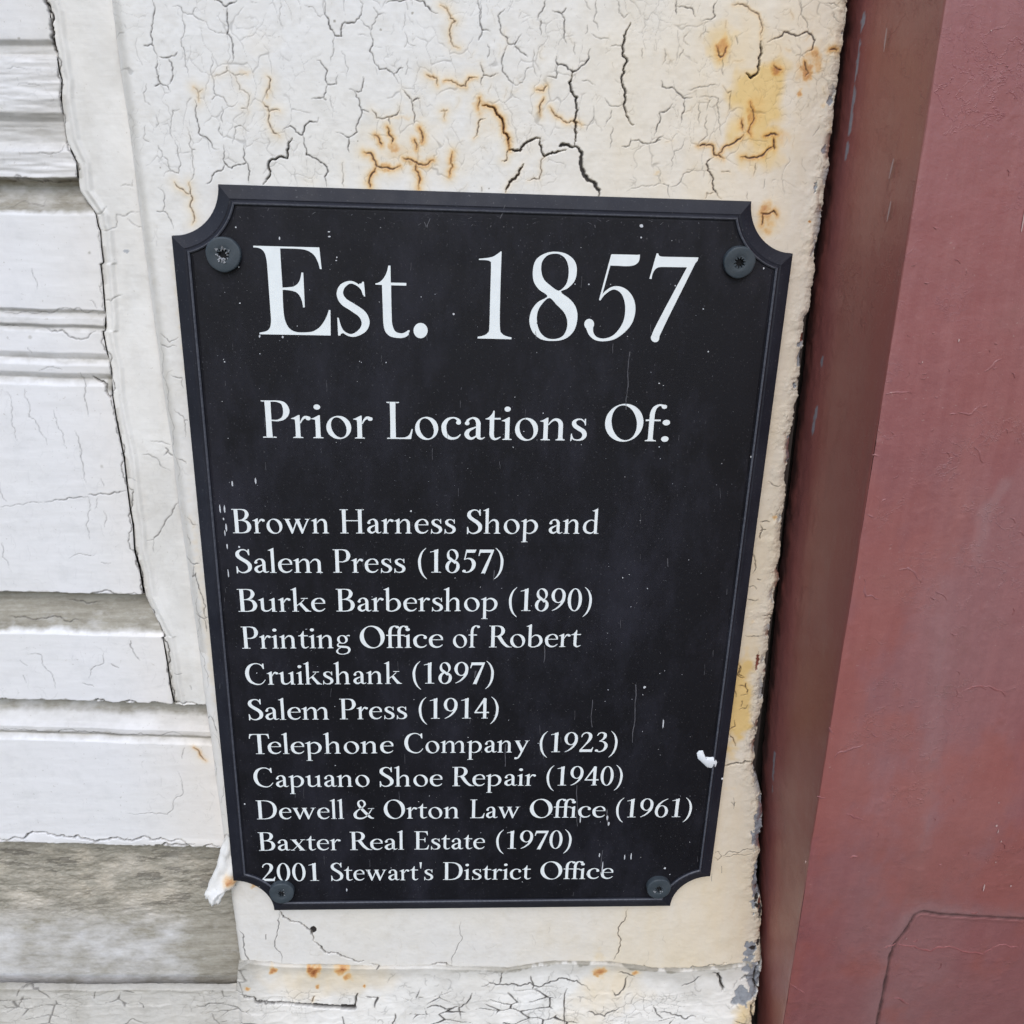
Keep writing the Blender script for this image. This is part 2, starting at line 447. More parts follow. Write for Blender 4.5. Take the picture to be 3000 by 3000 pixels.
# ================================================================ the cream board
bd = Field(-0.1072, 0.134, -0.190, 0.213, 0.00023, 0.0)
A_CR = """
5 0|82,0 92,65 85,120 75,190 78,230 92,262 105,305;40,235 78,228
4 0|185,32 230,38 240,66 290,72 320,100 355,112;290,72 305,38;240,66 247,150 232,240 250,310 268,398
5 0|118,292 160,297 195,290 212,268;160,297 187,350 185,400 160,438;108,310 113,390 125,430 150,440 175,470;97,443 125,430
6 0|400,2 430,8 462,33 490,15 515,5;462,33 466,90 472,130 465,175 490,205 494,250 490,322
3 0|358,112 375,150 420,170 465,175;740,0 736,60 742,120 752,150;865,28 900,35 945,88 968,74
6 0|965,0 968,72 990,105 997,150 1020,183 1055,187 1070,115 1120,118 1145,95 1165,20 1150,0
4 0|1020,183 1012,240 1000,318;1145,95 1175,130 1205,157 1230,110 1243,75 1282,70;1243,75 1220,40
5 0|1205,157 1218,210 1200,265 1225,325 1250,358 1285,352 1322,380 1352,430;1322,380 1350,355 1370,350
6 0|1283,18 1310,5 1350,8 1450,5 1475,5 1510,50 1550,68
3 0|1385,10 1395,50;1383,65 1380,130 1368,155;1380,165 1393,213 1440,240;1393,213 1378,243;1395,300 1397,350 1420,357;1397,350 1385,385
5 .6|1563,28 1597,45 1615,95 1640,110 1612,150 1615,190 1632,240 1660,248
5 0|1758,0 1765,90 1778,155 1822,163;1778,155 1762,205
5 .3|1770,320 1785,388 1860,380;1785,388 1775,440
5 .7|1492,385 1545,403 1550,440;1580,418 1620,415 1695,445 1712,400 1752,400
4 0|390,283 395,320 390,395 395,460 410,490 445,500 465,540 490,550 520,525;410,490 388,513
4 .3|390,398 430,385 465,365 500,385 565,378;465,345 468,365;500,385 530,440 530,462 572,480 570,560 575,577;540,558 570,560
4 .5|293,448 317,480 340,460;317,480 320,520
5 0|300,515 305,580 318,640 318,685 360,708 390,760 425,768
4 0|222,562 185,568 178,640 178,700 187,715;195,720 213,790 228,850 215,892 165,880 150,885 140,910
4 0|440,548 445,580 435,605 445,632;430,645 422,670 450,705
4 .1|258,655 268,690 270,745 285,770 290,850 283,925 270,940;285,770 300,770
5 .5|270,940 276,985 275,1065 287,1155;195,937 215,965 280,1000
4 0|110,750 130,780 132,805 118,832;132,805 158,820 165,860 175,885
5 0|550,735 553,775 550,810 565,835 490,867 460,845 445,820 447,745;460,845 435,880 400,890 385,930 358,945;565,835 580,900 578,942
4 0|580,678 545,650 505,655 495,740
5 .5|672,393 690,410 685,440 668,475 672,500;652,530 683,575 735,568;683,575 685,640 707,685 735,698
6 0|750,672 790,648 820,680 855,695 865,650 890,625 930,630 935,605;855,695 865,750 873,797 920,815 945,835 985,885 968,910 978,960
8 0|800,713 780,740 775,815 725,812 695,820 677,850 683,908 652,950
5 0|927,310 945,312 965,345 982,365 983,435 1030,432 1037,385;983,435 975,475 962,502 900,508;962,502 975,515
3 0|1055,262 1075,320 1082,390;998,495 1012,572
5 0|1095,460 1120,468 1148,520 1155,565 1155,600 1135,640 1135,680 1093,708 1025,680;1155,565 1195,577;1093,708 1095,785;1120,468 1158,470 1165,395
5 .35|1210,563 1235,608 1300,602 1340,590 1355,545;1300,602 1305,640
6 .9|1290,655 1300,695 1320,715 1312,740;1225,695 1250,715 1262,750
7 .9|1170,783 1205,788 1235,855 1290,862 1355,855;1235,860 1205,905 1203,968
5 .25|1365,458 1385,480 1415,525 1428,580 1422,645;1415,525 1455,507
6 .95|1455,658 1468,690 1468,735;1430,720 1440,770;1370,810 1440,835 1500,845 1525,825;1440,840 1435,875 1458,915 1453,972
5 .9|1625,780 1627,860 1610,905;1765,505 1758,560
4 .6|1580,565 1585,615;1568,572 1598,568
8 .9|1780,543 1830,550 1855,590 1890,650 1890,685 1915,710 1918,770
5 .5|1918,770 1905,825 1880,828;1795,610 1765,620 1755,680 1735,712
4 .2|1062,835 1058,880 1068,965;1775,965 1777,985
4 0|110,965 145,1005 145,1060 135,1088 175,1130 190,1175;105,1088 135,1088
3 0|52,430 35,480 45,525 72,542;45,645 45,690 35,712 70,732;100,590 112,640 100,655
"""
B_CR = """
4 0|15,0 8,60 18,140 60,150;18,140 2,190
5 0|130,40 95,75 105,140 140,180 145,208 175,208 205,160;175,208 200,245 235,268;145,208 120,260 115,330 160,390 190,402
5 0|320,0 315,30 290,65 280,95;350,50 395,65 410,95 407,140 420,208;395,65 415,40;295,90 298,165
4 0|505,0 530,45;560,0 560,60 545,100 570,145;515,120 508,160;655,0 668,30 665,60 690,85 720,60
8 0|720,110 690,170 682,220 705,290 690,345 692,420 690,490 700,545 735,590
4 0|625,220 682,220;690,493 620,497 598,462;535,160 570,180 625,190;490,380 555,400
7 0|530,230 525,275 490,310 448,340 415,310 378,307 370,265
5 0|378,307 370,370 330,360
9 0|448,340 440,430 468,460 470,520 455,570 460,620 458,690
16 0|458,690 490,720 492,800 520,850 555,870 572,925
12 0|385,690 420,683 458,692
10 .25|148,708 200,710 245,665 295,655
8 .1|295,655 302,720 315,738 370,720 415,708
5 .4|315,738 298,770 290,845 235,852
9 .4|215,775 195,820 150,860 132,908
5 .7|340,505 365,545 420,580 455,575 490,590;275,425 310,430 325,405;312,460 295,545
4 0|45,210 45,275;455,200 458,260;265,235 262,315 280,360;262,315 225,335 210,390 185,402
4 0|545,500 548,545 530,580 515,620;630,520 628,550 605,585;635,600 632,660 622,700
5 0|865,380 870,410 915,412 945,440 975,465 1010,462;975,465 975,520 960,580;918,490 890,525 855,535 845,600 830,645
5 0|720,665 760,660 800,680 840,670 875,640;680,690 715,688 720,655;840,670 860,660
3 0|975,655 965,690 925,715 915,800;835,780 860,805 862,865 790,880 700,902
4 0|862,868 900,875 905,930;905,880 950,865 970,820 1025,795
5 .1|1130,0 1112,30 1120,75 1060,100;935,0 935,70;935,28 1010,40 1025,80
5 .6|1200,22 1250,20 1290,50 1325,68 1335,180
9 .3|1335,195 1335,260 1325,330 1290,368 1265,345
7 .35|1365,200 1435,170 1445,150 1500,170 1555,150 1590,190 1580,230 1545,248
4 0|1520,0 1525,70 1555,110 1560,150;1645,15 1680,15 1710,38;1675,55 1690,95 1715,108
3 .2|1072,125 1072,150 1045,175;1072,150 1090,155;990,155 970,195 1000,215
6 1|1125,215 1145,270 1175,220
4 .2|1155,270 1160,355;1215,170 1225,210;775,230 777,275;880,230 885,285 870,305;970,235 950,275
4 .1|990,425 1045,410 1130,400;1045,460 1095,460 1135,465 1138,540 1148,640;1095,460 1080,520;1045,475 1050,530 1045,590;1080,540 1083,640 1045,670 1035,690
7 .85|1035,688 1110,688 1115,730 1160,750;1130,730 1160,695 1215,670 1255,635
7 .35|1115,740 1078,775 1085,805 1110,840 1112,895 1150,938
7 .9|1240,740 1290,745 1340,735 1375,700 1395,690;1350,642 1415,637;1395,650 1400,705
5 1|1285,480 1300,530 1295,580 1275,620 1290,645;1245,570 1250,610
4 .4|1075,935 1080,910 1115,908;1155,405 1180,440 1195,430 1190,480 1180,525;1310,770 1300,830;1150,810 1190,812
7 1|1335,1005 1365,1010 1395,995 1410,1015;1345,1010 1340,1060
6 1|1540,290 1560,345 1545,360;1395,310 1430,330;1660,235 1695,235
3 0|1500,262 1540,270;1355,845 1345,890;1270,905 1272,940;1650,380 1655,420 1690,430;1610,590 1580,640;1590,835 1640,850
"""
for q, w, r in crack_lines(A_CR, 400, 0, 1.7564): bd.crack(q, w, r, 1.0 if w > 4 else .8)
for q, w, r in crack_lines(B_CR, 1400, 0, 1.61): bd.crack(q, w, r, 1.0 if w > 4 else .8)
# strip left of the plaque, seen in an enlarged view from (0, 900)
for q, w, r in crack_lines("""
4 0|905,150 960,200 1010,170;905,210 1000,220;970,385 1030,400 1040,460;985,580 1010,600 1045,640 1050,735;1045,640 1060,640
4 .1|1000,860 1055,885;1060,1190 1090,1230 1120,1232;1060,1290 1075,1350
5 0|1050,1420 1090,1455 1130,1450;1090,1455 1088,1530 1110,1505 1125,1590 1150,1650 1160,1750 1180,1790
3 0|905,200 912,330 945,450 970,640 975,750 1000,880 1005,1010;1120,1640 1130,1750 1140,1850
""", 0, 900, 1.9325): bd.crack(q, w, r, .75)
for q, w, r in crack_lines("""
5 0|925,0 960,20 985,10;960,20 975,80;985,480 1010,520 1025,560;965,510 985,490
3 0|940,60 960,250 975,350;1000,560 1035,900;1000,700 1010,780
8 0|1100,1475 1110,1500 
7 0|1125,1495 1150,1520 1155,1600 1175,1640 1160,1690
""", 0, 1800, 1.61): bd.crack(q, w, r, .7)
# below the plaque, enlarged view from (600, 2300)
for q, w, r in crack_lines("""
9 0|235,395 270,430 310,440 335,460 340,490
9 0|340,490 390,530 450,545 500,552
4 0|235,400 232,450 242,560;1620,225 1740,200;192,470 192,485
5 .3|1330,390 1300,450 1285,550
3 0|805,430 790,520 778,570
9 .1|125,556 180,560 230,565;520,562 560,578 640,572;700,570 740,560 790,575;1380,566 1430,578 1500,584 1560,575 1640,560
""", 600, 2300, 1.0733): bd.crack(q, w, r, .9)
# right of the plaque
for q, w, r in crack_lines("""
9 .2|215,607 250,595 300,590 320,580 360,585
5 .5|285,75 300,95 280,130 300,150 318,150;290,190 325,200 335,235;325,200 325,180;240,440 258,460 272,500;245,415 270,400 265,370
4 .4|270,220 275,250;300,240 335,235;290,315 325,310 335,290;305,270 300,300
3 .2|250,790 265,810 270,790;165,1050 185,1045 200,1070 180,1090 165,1075;210,1075 300,1060 370,1060
""", 2000, 1900, 1.756): bd.crack(q, w, r, .9)
for q, w, r in crack_lines("""
5 .3|185,1245 195,1290 200,1330 185,1370;225,1105 270,1105;225,1120 222,1195;225,1150 250,1145
4 .2|160,1440 190,1435 205,1452;155,1503 215,1507;145,1690 180,1695 235,1690;235,1585 300,1585;265,895 300,920 335,915;210,1400 225,1405
5 .5|110,1840 125,1860 115,1890 140,1905
""", 2100, 900, 1.7567): bd.crack(q, w, r, .9)
rough_walks(bd, 70, (380, 0, 1300, 560), 50, 3.2, 85, 30, 0, .5, 3)
rough_walks(bd, 110, (1300, 0, 2400, 560), 46, 3.2, 90, 40, .3, .55, 4)
wX = bd.X + .004 * fbm(bd.X, bd.Z, .012, 4, 171, .6); wZ = bd.Z + .004 * fbm(bd.X, bd.Z, .012, 4, 172, .6)
web = sstep(.045, .012, voronoi_edge(wX, wZ, .0062, .0100, 173)) * sstep(.02, .20, fbm(bd.X, bd.Z, .011, 4, 174, .6)) * sstep(.135, .150, bd.Z)
web2 = sstep(.05, .015, voronoi_edge(wX, wZ, .0030, .0042, 175)) * sstep(.12, .26, fbm(bd.X, bd.Z, .009, 3, 176)) * sstep(.135, .150, bd.Z)
bd.K = np.maximum(bd.K, np.maximum(.30 * web, .20 * web2))
rough_walks(bd, 50, (2150, 600, 2480, 1300), 40, 3, 100, 35, .1, .35, 5)
rough_walks(bd, 40, (440, 640, 640, 1500), 45, 3, 80, 35, .1, .4, 6)
rough_walks(bd, 40, (560, 1500, 700, 2400), 45, 3, 85, 35, .1, .4, 8)
rough_walks(bd, 30, (2080, 1400, 2290, 2250), 40, 3, 90, 50, .5, .5, 9)
rough_walks(bd, 14, (700, 2690, 2200, 2800), 50, 3, 85, 30, .1, .35, 10)
rough_walks(bd, 70, (1950, 0, 2480, 420), 34, 3.4, 90, 60, .5, .55, 11)

# rust and yellow stains: field, centre, radii, strength
for k, (f, x, y, rx, ry, v) in enumerate([
    ('R', 2115, 138, 26, 34, .62), ('R', 2383, 170, 30, 45, .55), ('R', 2275, 204, 17, 22, .7), ('R', 2362, 212, 20, 34, .66),
    ('R', 2342, 272, 10, 15, .6), ('R', 2440, 146, 13, 17, .6), ('R', 2262, 393, 25, 13, .6), ('R', 2200, 340, 15, 52, .60),
    ('R', 2236, 612, 16, 22, .62), ('R', 2250, 660, 22, 45, .34), ('R', 1152, 430, 36, 24, .5), ('R', 1215, 478, 46, 22, .5), ('R', 1128, 492, 40, 16, .55),
    ('R', 1235, 400, 22, 28, .4), ('R', 1327, 482, 12, 40, .4), ('R', 1408, 330, 22, 34, .34), ('R', 1416, 308, 38, 16, .4), ('R', 1585, 262, 17, 16, .42),
    ('R', 1180, 345, 55, 12, .3), ('R', 715, 215, 30, 16, .28), ('R', 575, 262, 18, 20, .25), ('R', 790, 268, 14, 40, .25), ('R', 905, 530, 22, 16, .16),
    ('R', 1275, 225, 14, 26, .22), ('R', 2410, 310, 10, 12, .35), ('R', 1925, 505, 14, 10, .3), ('R', 2372, 650, 5, 5, .8), ('R', 2270, 1515, 8, 8, .55),
    ('R', 745, 2590, 14, 16, .5), ('R', 1190, 455, 70, 40, .30), ('R', 1240, 400, 60, 60, .22), ('R', 1430, 350, 50, 60, .20), ('R', 2210, 330, 34, 90, .34), ('R', 2270, 400, 50, 30, .34),
    ('R', 2115, 150, 44, 60, .34), ('R', 2350, 190, 40, 70, .34), ('R', 2085, 430, 60, 40, .22), ('R', 2250, 640, 30, 60, .5), ('R', 2175, 2060, 24, 60, .22), ('R', 1550, 440, 70, 24, .12),
    ('Yl', 2190, 250, 120, 260, .45), ('Yl', 2000, 250, 120, 260, .20), ('Yl', 2400, 420, 80, 320, .28), ('Yl', 1230, 430, 170, 120, .22), ('Yl', 2320, 900, 60, 500, .22), ('Yl', 1560, 430, 140, 90, .16), ('Yl', 2180, 1960, 50, 260, .5), ('Yl', 1760, 2740, 120, 110, .30), ('R', 2262, 1940, 6, 14, .6),
    ('Yl', 2220, 330, 90, 170, 1.25), ('Yl', 2250, 420, 70, 90, 1.0), ('Yl', 2115, 130, 60, 80, .75), ('Yl', 2360, 205, 60, 90, .32), ('Yl', 2070, 60, 110, 70, .22),
    ('Yl', 1860, 60, 55, 160, .22), ('Yl', 1955, 100, 60, 120, .20), ('Yl', 1180, 420, 120, 90, .24), ('Yl', 1440, 360, 90, 90, .18), ('Yl', 2100, 420, 160, 80, .25),
    ('Yl', 2150, 520, 120, 60, .15), ('Yl', 690, 300, 60, 110, .10), ('Yl', 775, 130, 60, 50, .12), ('Yl', 1470, 250, 60, 60, .12),
    ('Yl', 2165, 2060, 42, 200, 1.25), ('Yl', 2185, 1900, 26, 70, .4), ('Yl', 1755, 2770, 60, 90, .30), ('Yl', 1755, 2798, 30, 30, .5), ('Yl', 1830, 2700, 50, 90, .2),
    ('Yl', 2255, 650, 50, 80, .5), ('Yl', 545, 1020, 16, 260, .25), ('Yl', 600, 1800, 14, 300, .25), ('Yl', 2370, 330, 40, 60, .2), ('Yl', 2420, 120, 30, 60, .28)]):
    bd.blob(f, x, y, rx, ry, v, .75, 40 + k)
# nail hole and pock marks
bd.blob('K', 918, 2724, 9, 9, 1.0, .2, 5, 1)
bd.blob('K', 700, 2592, 16, 16, 0, .3, 6, 1)
for k, (x, y, r) in enumerate([(980, 62, 4), (1048, 414, 3), (1115, 87, 4), (1208, 38, 4), (1432, 552, 2.5), (2276, 627, 3), (905, 20, 2), (470, 492, 2.5), (2155, 1250, 3)]):
    bd.blob('G', x, y, r, r, .8, .1, 90 + k, 1)

xr = bd.beside(P("2503,-60 2500,0 2492,60 2480,130 2470,200 2455,330 2452,400 2440,470 2420,600 2400,750 2395,830 2378,900 2362,990 2350,1120 2330,1250 2310,1420 2298,1560 2290,1700 2272,1800 2255,1900 2238,2080 2222,2180 2215,2235 2232,2300 2240,2380 2232,2500 2226,2600 2238,2660 2235,2760 2238,2850 2230,2950"))
zn = bd.zs
xr = xr + 0.0012 * fbm(zn * 0 + .3, zn, .006, 5, 71, .65)
zb = bd.below(P("640,2835 690,2838 725,2815 830,2826 1085,2832 1252,2831 1373,2834 1485,2836 1578,2822 1625,2817 1792,2820 1904,2837 1998,2840 2128,2831 2184,2822 2240,2820 2400,2815"))
zb = zb + 0.0006 * fbm(bd.xs, bd.xs * 0, .012, 5, 72, .6)
XR = xr[:, None]; ZB = zb[None, :]
dR = XR - bd.X; dB = bd.Z - ZB
X, Z = bd.X, bd.Z
# crumbling right edge
eb = sstep(.011, 0.0, dR + .006 * fbm(X, Z, .008, 3, 31))
rag = fbm(X, Z, .0035, 4, 33, .6)
chipn = fbm(X * 1.6, Z * .8, .006, 4, 35, .6)
edge_chip = sstep(.0048, .0, dR) * sstep(.16, .26, chipn)
bd.C = np.maximum(bd.C, edge_chip * .9)
bd.C2 = np.maximum(bd.C2, sstep(.0042, .0, dR) * sstep(.22, .30, fbm(X, Z * .6, .005, 3, 36)) * (1 - edge_chip))
bd.K = np.maximum(bd.K, .85 * sstep(.0075, 0, dR) * sstep(.07, .0, np.abs(fbm(X * 1.8, Z, .0042, 4, 37) + .02)) * sstep(.0, .25, fbm(X, Z, .015, 2, 38) + .12))
bd.G = np.maximum(bd.G, .55 * sstep(.003, 0, dR))
for k, (f, x, y, rx, ry) in enumerate([('C', 2316, 1318, 12, 42), ('C2', 2308, 1385, 7, 26), ('C2', 2328, 1255, 7, 10), ('C', 2434, 292, 10, 13), ('C', 2416, 438, 8, 14), ('C', 2388, 550, 5, 13),
                               ('C', 2222, 2420, 15, 70), ('C', 2217, 2590, 13, 75), ('C', 2196, 2790, 16, 30), ('C2', 2219, 1937, 5, 20), ('C2', 2217, 1950, 3, 12), ('C', 2330, 1130, 5, 8),
                               ('C', 2345, 1055, 8, 28), ('C2', 2352, 990, 9, 16), ('C', 2342, 1010, 7, 9), ('K', 2216, 2632, 6, 14), ('K', 2228, 2670, 5, 18), ('K', 2218, 2655, 10, 5), ('K', 2206, 2778, 10, 5), ('K', 2222, 2762, 5, 12), ('C', 2200, 2768, 10, 12), ('C2', 2226, 2650, 5, 16), ('C2', 2232, 2720, 4, 20), ('K', 2370, 960, 5, 40)]):
    bd.blob(f, x, y, rx, ry, 1.0, .8, 130 + k, 1)
# relief: brushed lumpy paint, lips raised beside cracks, open cracks, flaking edge
H = 0.00022 * fbm(X, Z * .8, .007, 4, 11, .50) + 0.00005 * fbm(X, Z, .0014, 2, 15)
H += 0.00007 * np.exp(-np.maximum(bd.D, 0) / .0007) * (bd.D < .003) * (.6 + noise(X, Z, .004, 19))
H -= bd.K * 0.00030 + bd.Wd * .0010
H += eb * (0.0006 * rag + .0002)
H -= (bd.C + bd.C2).clip(0, 1) * .0005
H -= 0.006 * sstep(.0010, .0, dR) + .0012 * sstep(.004, 0, dR)
H -= 0.0014 * sstep(.0005, .0, dB)
u = np.clip(1 - (X + .1072 - .0003 * fbm(X * 0, Z, .02, 3, 77)) / .0046, 0, 1)
H -= .0046 * (1 - np.sqrt(np.clip(1 - u * u, 0, 1)))
bd.G = np.maximum(bd.G, .34 * sstep(.0026, .0, np.abs(X + .1048)) * (Z > -.02))  # shade of the rounded left edge, painted into the colour
bd.G = np.maximum(bd.G, .5 * sstep(.0016, 0, dB) * (fbm(X, Z, .01, 3, 78) > -.1))
bd.Yl = np.maximum(bd.Yl, .05 + .30 * sstep(-.01, .10, X + .03 * fbm(X, Z, .05, 3, 79)) + .05 * sstep(.0, -.12, Z))
lx = ct * X - st_ * Z; lz = st_ * X + ct * Z
hidden = (np.abs(lx) < .092) & (np.abs(lz) < .135) & (np.hypot(np.abs(lx) - .1, np.abs(lz) - .1433) > .0215)
keep = (dR > -bd.h) & (dB > -bd.h) & ~hidden
fm = keep[:-1, :-1] & keep[1:, 1:] & keep[1:, :-1] & keep[:-1, 1:]
XYZ = np.stack([np.minimum(X, XR), -H, np.maximum(Z, ZB)], -1)
board = empty('cream_board', (0.0, 0.0, -0.16))
tag(board, 'upright cream painted board with cracked, rust stained paint behind the black plaque', 'board', kind='thing')
def world_child(o, parent):
    o.parent = parent
    o.matrix_parent_inverse = Matrix.Translation(-parent.location)
    return o
o = grid_mesh('cracked_paint', XYZ, fm, dict(crack=bd.K, rust=bd.R, yellow=bd.Yl, grime_shade=bd.G, chip=bd.C, redchip=bd.C2), M['cream'])
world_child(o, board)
v, f = box_geo(-.1050, .1120, .0015, .019, -.160, .216)
world_child(poly_mesh('wood_core', v, f, M['dark']), board)
# curled flap of paint hanging off the lower left edge
RELIEF = H
def flap():
    prof = P("652,2440 640,2520 620,2570 605,2630 600,2682 608,2698 645,2705 660,2690 672,2650 690,2590 700,2560 700,2500")
    L = atxz(P("650,2464 642,2500 634,2525 628,2555 614,2585 603,2608 600,2622 606,2630 616,2637"), -.004)
    R = atxz(P("690,2464 692,2500 693,2525 694,2555 694,2580 688,2602 664,2608 654,2622 648,2640"), -.004)
    vs = []; fs = []; nu = 11
    for i in range(25):
        t = i / 24 * (len(L) - 1); k = min(int(t), len(L) - 2); q = t - k
        a = L[k] * (1 - q) + L[k + 1] * q; b = R[k] * (1 - q) + R[k + 1] * q
        out = sstep(0, 1, np.array(i / 24.0))
        for j in range(nu):
            s_ = j / (nu - 1)
            x, z = a * (1 - s_) + b * s_
            y = -.0005 - .0045 * out - .0016 * math.sin(math.pi * s_) * (.3 + out) + .0005 * rng.uniform(-1, 1) + .0006 * math.sin(s_ * 9 + i * .35)
            vs.append((x + .00035 * rng.uniform(-1, 1) * (1 if j in (0, nu - 1) else .3), y, z + .0002 * rng.uniform(-1, 1)))
    n0 = len(vs)
    vs += [(x, y + .0007, z) for x, y, z in vs]
    idx = lambda i, j: i * nu + j
    for i in range(24):
        for j in range(nu - 1):
            fs.append((idx(i, j), idx(i + 1, j), idx(i + 1, j + 1), idx(i, j + 1)))
            fs.append(tuple(n0 + k for k in (idx(i, j), idx(i, j + 1), idx(i + 1, j + 1), idx(i + 1, j))))
        fs.append((idx(i, 0), idx(i, 0) + n0, idx(i + 1, 0) + n0, idx(i + 1, 0)))
        fs.append((idx(i, nu - 1), idx(i + 1, nu - 1), idx(i + 1, nu - 1) + n0, idx(i, nu - 1) + n0))
    for j in range(nu - 1):
        fs.append((idx(24, j), idx(24, j) + n0, idx(24, j + 1) + n0, idx(24, j + 1)))
    o = poly_mesh('peeling_paint_flap', vs, fs, M['cream'], smooth=True)
    r = np.zeros(len(vs))
    for i, vv in enumerate(vs):
        c = at(670, 2594, -.006)
        r[i] = .75 * math.exp(-((vv[0] - c[0]) ** 2 + (vv[2] - c[2]) ** 2) / (2 * .0022 ** 2))
    kk = np.zeros(len(vs))
    for i, vv in enumerate(vs):
        c = at(685, 2578, -.006); kk[i] = math.exp(-((vv[0] - c[0]) ** 2 + (vv[2] - c[2]) ** 2) / (2 * .0011 ** 2))
    a_ = o.data.attributes.new('crack', 'FLOAT', 'POINT'); a_.data.foreach_set('value', kk.astype(np.float32))
    a_ = o.data.attributes.new('rust', 'FLOAT', 'POINT'); a_.data.foreach_set('value', r.astype(np.float32))
    tag(o, 'curled flap of thick paint with a rusty spot')
    return o
world_child(flap(), board)

# ================================================================ siding boards and corner trim (left)
sf = Field(-0.245, -0.1035, -0.196, 0.216, 0.00030, 0.004)
X, Z = sf.X, sf.Z
slope = np.interp(Z, SL_Z, SL_S)
wob = .0005 * fbm(X, Z * .2, .02, 4, 51, .6)
XREF = np.interp(Z, [-.2073, -.1058, -.041, .004, .0908, .1471, .1968], [-.2020, -.1838, -.1723, -.1642, -.1487, -.1387, -.1298])
W = Z - slope * (X - XREF) + wob          # height along the boards, following their tilt
prof = np.array([(.23, .004), (.1865, .004), (.1850, .0052), (.1825, .0050), (.1815, .004), (.1665, .0042), (.164, .0058), (.158, .0056), (.1555, .004),
    (.1478, .0036), (.1468, .0088), (.1450, .0096), (.1400, .0072), (.1378, .0044), (.1365, .004),
    (.1072, .0038), (.1060, .0054), (.1044, .0038), (.1024, .0034), (.1012, .0044), (.0996, .004),
    (.0930, .0039), (.0908, .0049), (.0886, .0040), (.0862, .0040), (.0842, .0050), (.0816, .004),
    (.0050, .0032), (.0038, .0090), (.0020, .0092), (-.0095, .0058), (-.0115, .0050), (-.0125, .004),
    (-.0404, .0034), (-.0414, .0100), (-.0440, .0100), (-.0515, .0062), (-.0530, .0046), (-.0550, .0046), (-.0565, .0056), (-.0590, .004),
    (-.1035, .0036), (-.1072, .0030), (-.1082, .0115), (-.1120, .0112), (-.1500, .0100), (-.1700, .0070), (-.20, .0050)])[::-1]
Yp = np.interp(W, prof[:, 0], prof[:, 1])
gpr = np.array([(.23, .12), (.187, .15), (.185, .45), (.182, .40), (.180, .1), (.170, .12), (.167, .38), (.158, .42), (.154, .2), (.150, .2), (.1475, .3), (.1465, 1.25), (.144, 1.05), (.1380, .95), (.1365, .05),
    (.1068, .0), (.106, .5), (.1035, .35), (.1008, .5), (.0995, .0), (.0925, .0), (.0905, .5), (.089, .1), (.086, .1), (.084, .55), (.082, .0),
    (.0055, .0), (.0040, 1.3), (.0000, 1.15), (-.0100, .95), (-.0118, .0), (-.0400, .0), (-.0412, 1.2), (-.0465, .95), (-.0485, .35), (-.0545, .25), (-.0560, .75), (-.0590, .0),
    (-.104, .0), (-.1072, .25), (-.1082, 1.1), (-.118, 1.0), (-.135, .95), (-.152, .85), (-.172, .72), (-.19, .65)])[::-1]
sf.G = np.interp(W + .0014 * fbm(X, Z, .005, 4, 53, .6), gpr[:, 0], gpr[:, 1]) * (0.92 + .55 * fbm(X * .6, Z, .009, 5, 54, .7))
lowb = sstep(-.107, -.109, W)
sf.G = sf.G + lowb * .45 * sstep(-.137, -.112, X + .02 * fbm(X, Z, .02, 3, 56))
dash = sstep(.20, .25, fbm(X * .20, Z, .0022, 5, 57, .65)) * sstep(-.112, -.118, W) * sstep(-.158, -.142, W) * sstep(-.1, .2, fbm(X, Z, .02, 3, 58) + .08)
sf.K = np.maximum(sf.K, .42 * dash)
jx_px = P("118,-60 131,0 142,31 150,78 155,119 163,150 171,207 178,233 176,290 181,331 186,373 191,409 207,445 222,476 226,517 230,559 259,600 279,629 285,662 292,678 295,724 301,771 293,775 299,828 303,880 306,916 308,947 306,970")
j2 = [(x / 1.9325, 900 + y / 1.9325) for x, y in P("578,140 600,250 625,350 632,500 655,640 672,720 680,760 700,860 715,1000 735,1150 752,1240 760,1380 790,1480 810,1600 818,1640 870,1750 930,1870")]
j3 = [(x / 1.61, 1800 + y / 1.61) for x, y in P("765,110 790,250 800,330 820,418")]
junc = jx_px + j2 + j3
sf.crack(jag(jx_px[:6], 6, .2), 12, 0, 1.0, False)
sf.crack(jag(jx_px[5:15], 6, .2), 6, 0, .85, False)
sf.crack(jag(jx_px[14:], 6, .2), 4, 0, .7, False)
sf.crack(jag([jx_px[-1]] + j2[:5], 6, .2), 5, 0, .85, False)
sf.crack(jag(j2[4:12], 6, .2), 5, 0, .9, False)
sf.crack(jag(j2[11:] + j3, 6, .2), 6, 0, .95, False)
xj = sf.beside(junc)
XJ = xj[:, None]
for q, w, r in crack_lines("""
6 0|0,1025 60,1020 150,1012 250,1018 380,1020 430,1020;80,1015 95,992 160,1005
4 0|0,1762 230,1764 590,1770;0,1848 110,1850;210,870 350,850 355,820
6 0|245,1855 350,1870 445,1918 540,1875
3 0|20,1170 230,1168 232,1130;180,1520 210,1640;510,1700 550,1745;40,390 120,385 150,395;100,480 150,470 230,487
4 0|540,1215 580,1200 600,1170;570,1300 620,1300 655,1285 655,1215 700,1225 740,1200 785,1200;590,1700 625,1705 640,1690 690,1670
3 0|715,1240 760,1275 800,1285;680,1055 745,1052 745,1020
""", 0, 0, 1.9325): sf.crack(q, w, r, .75)
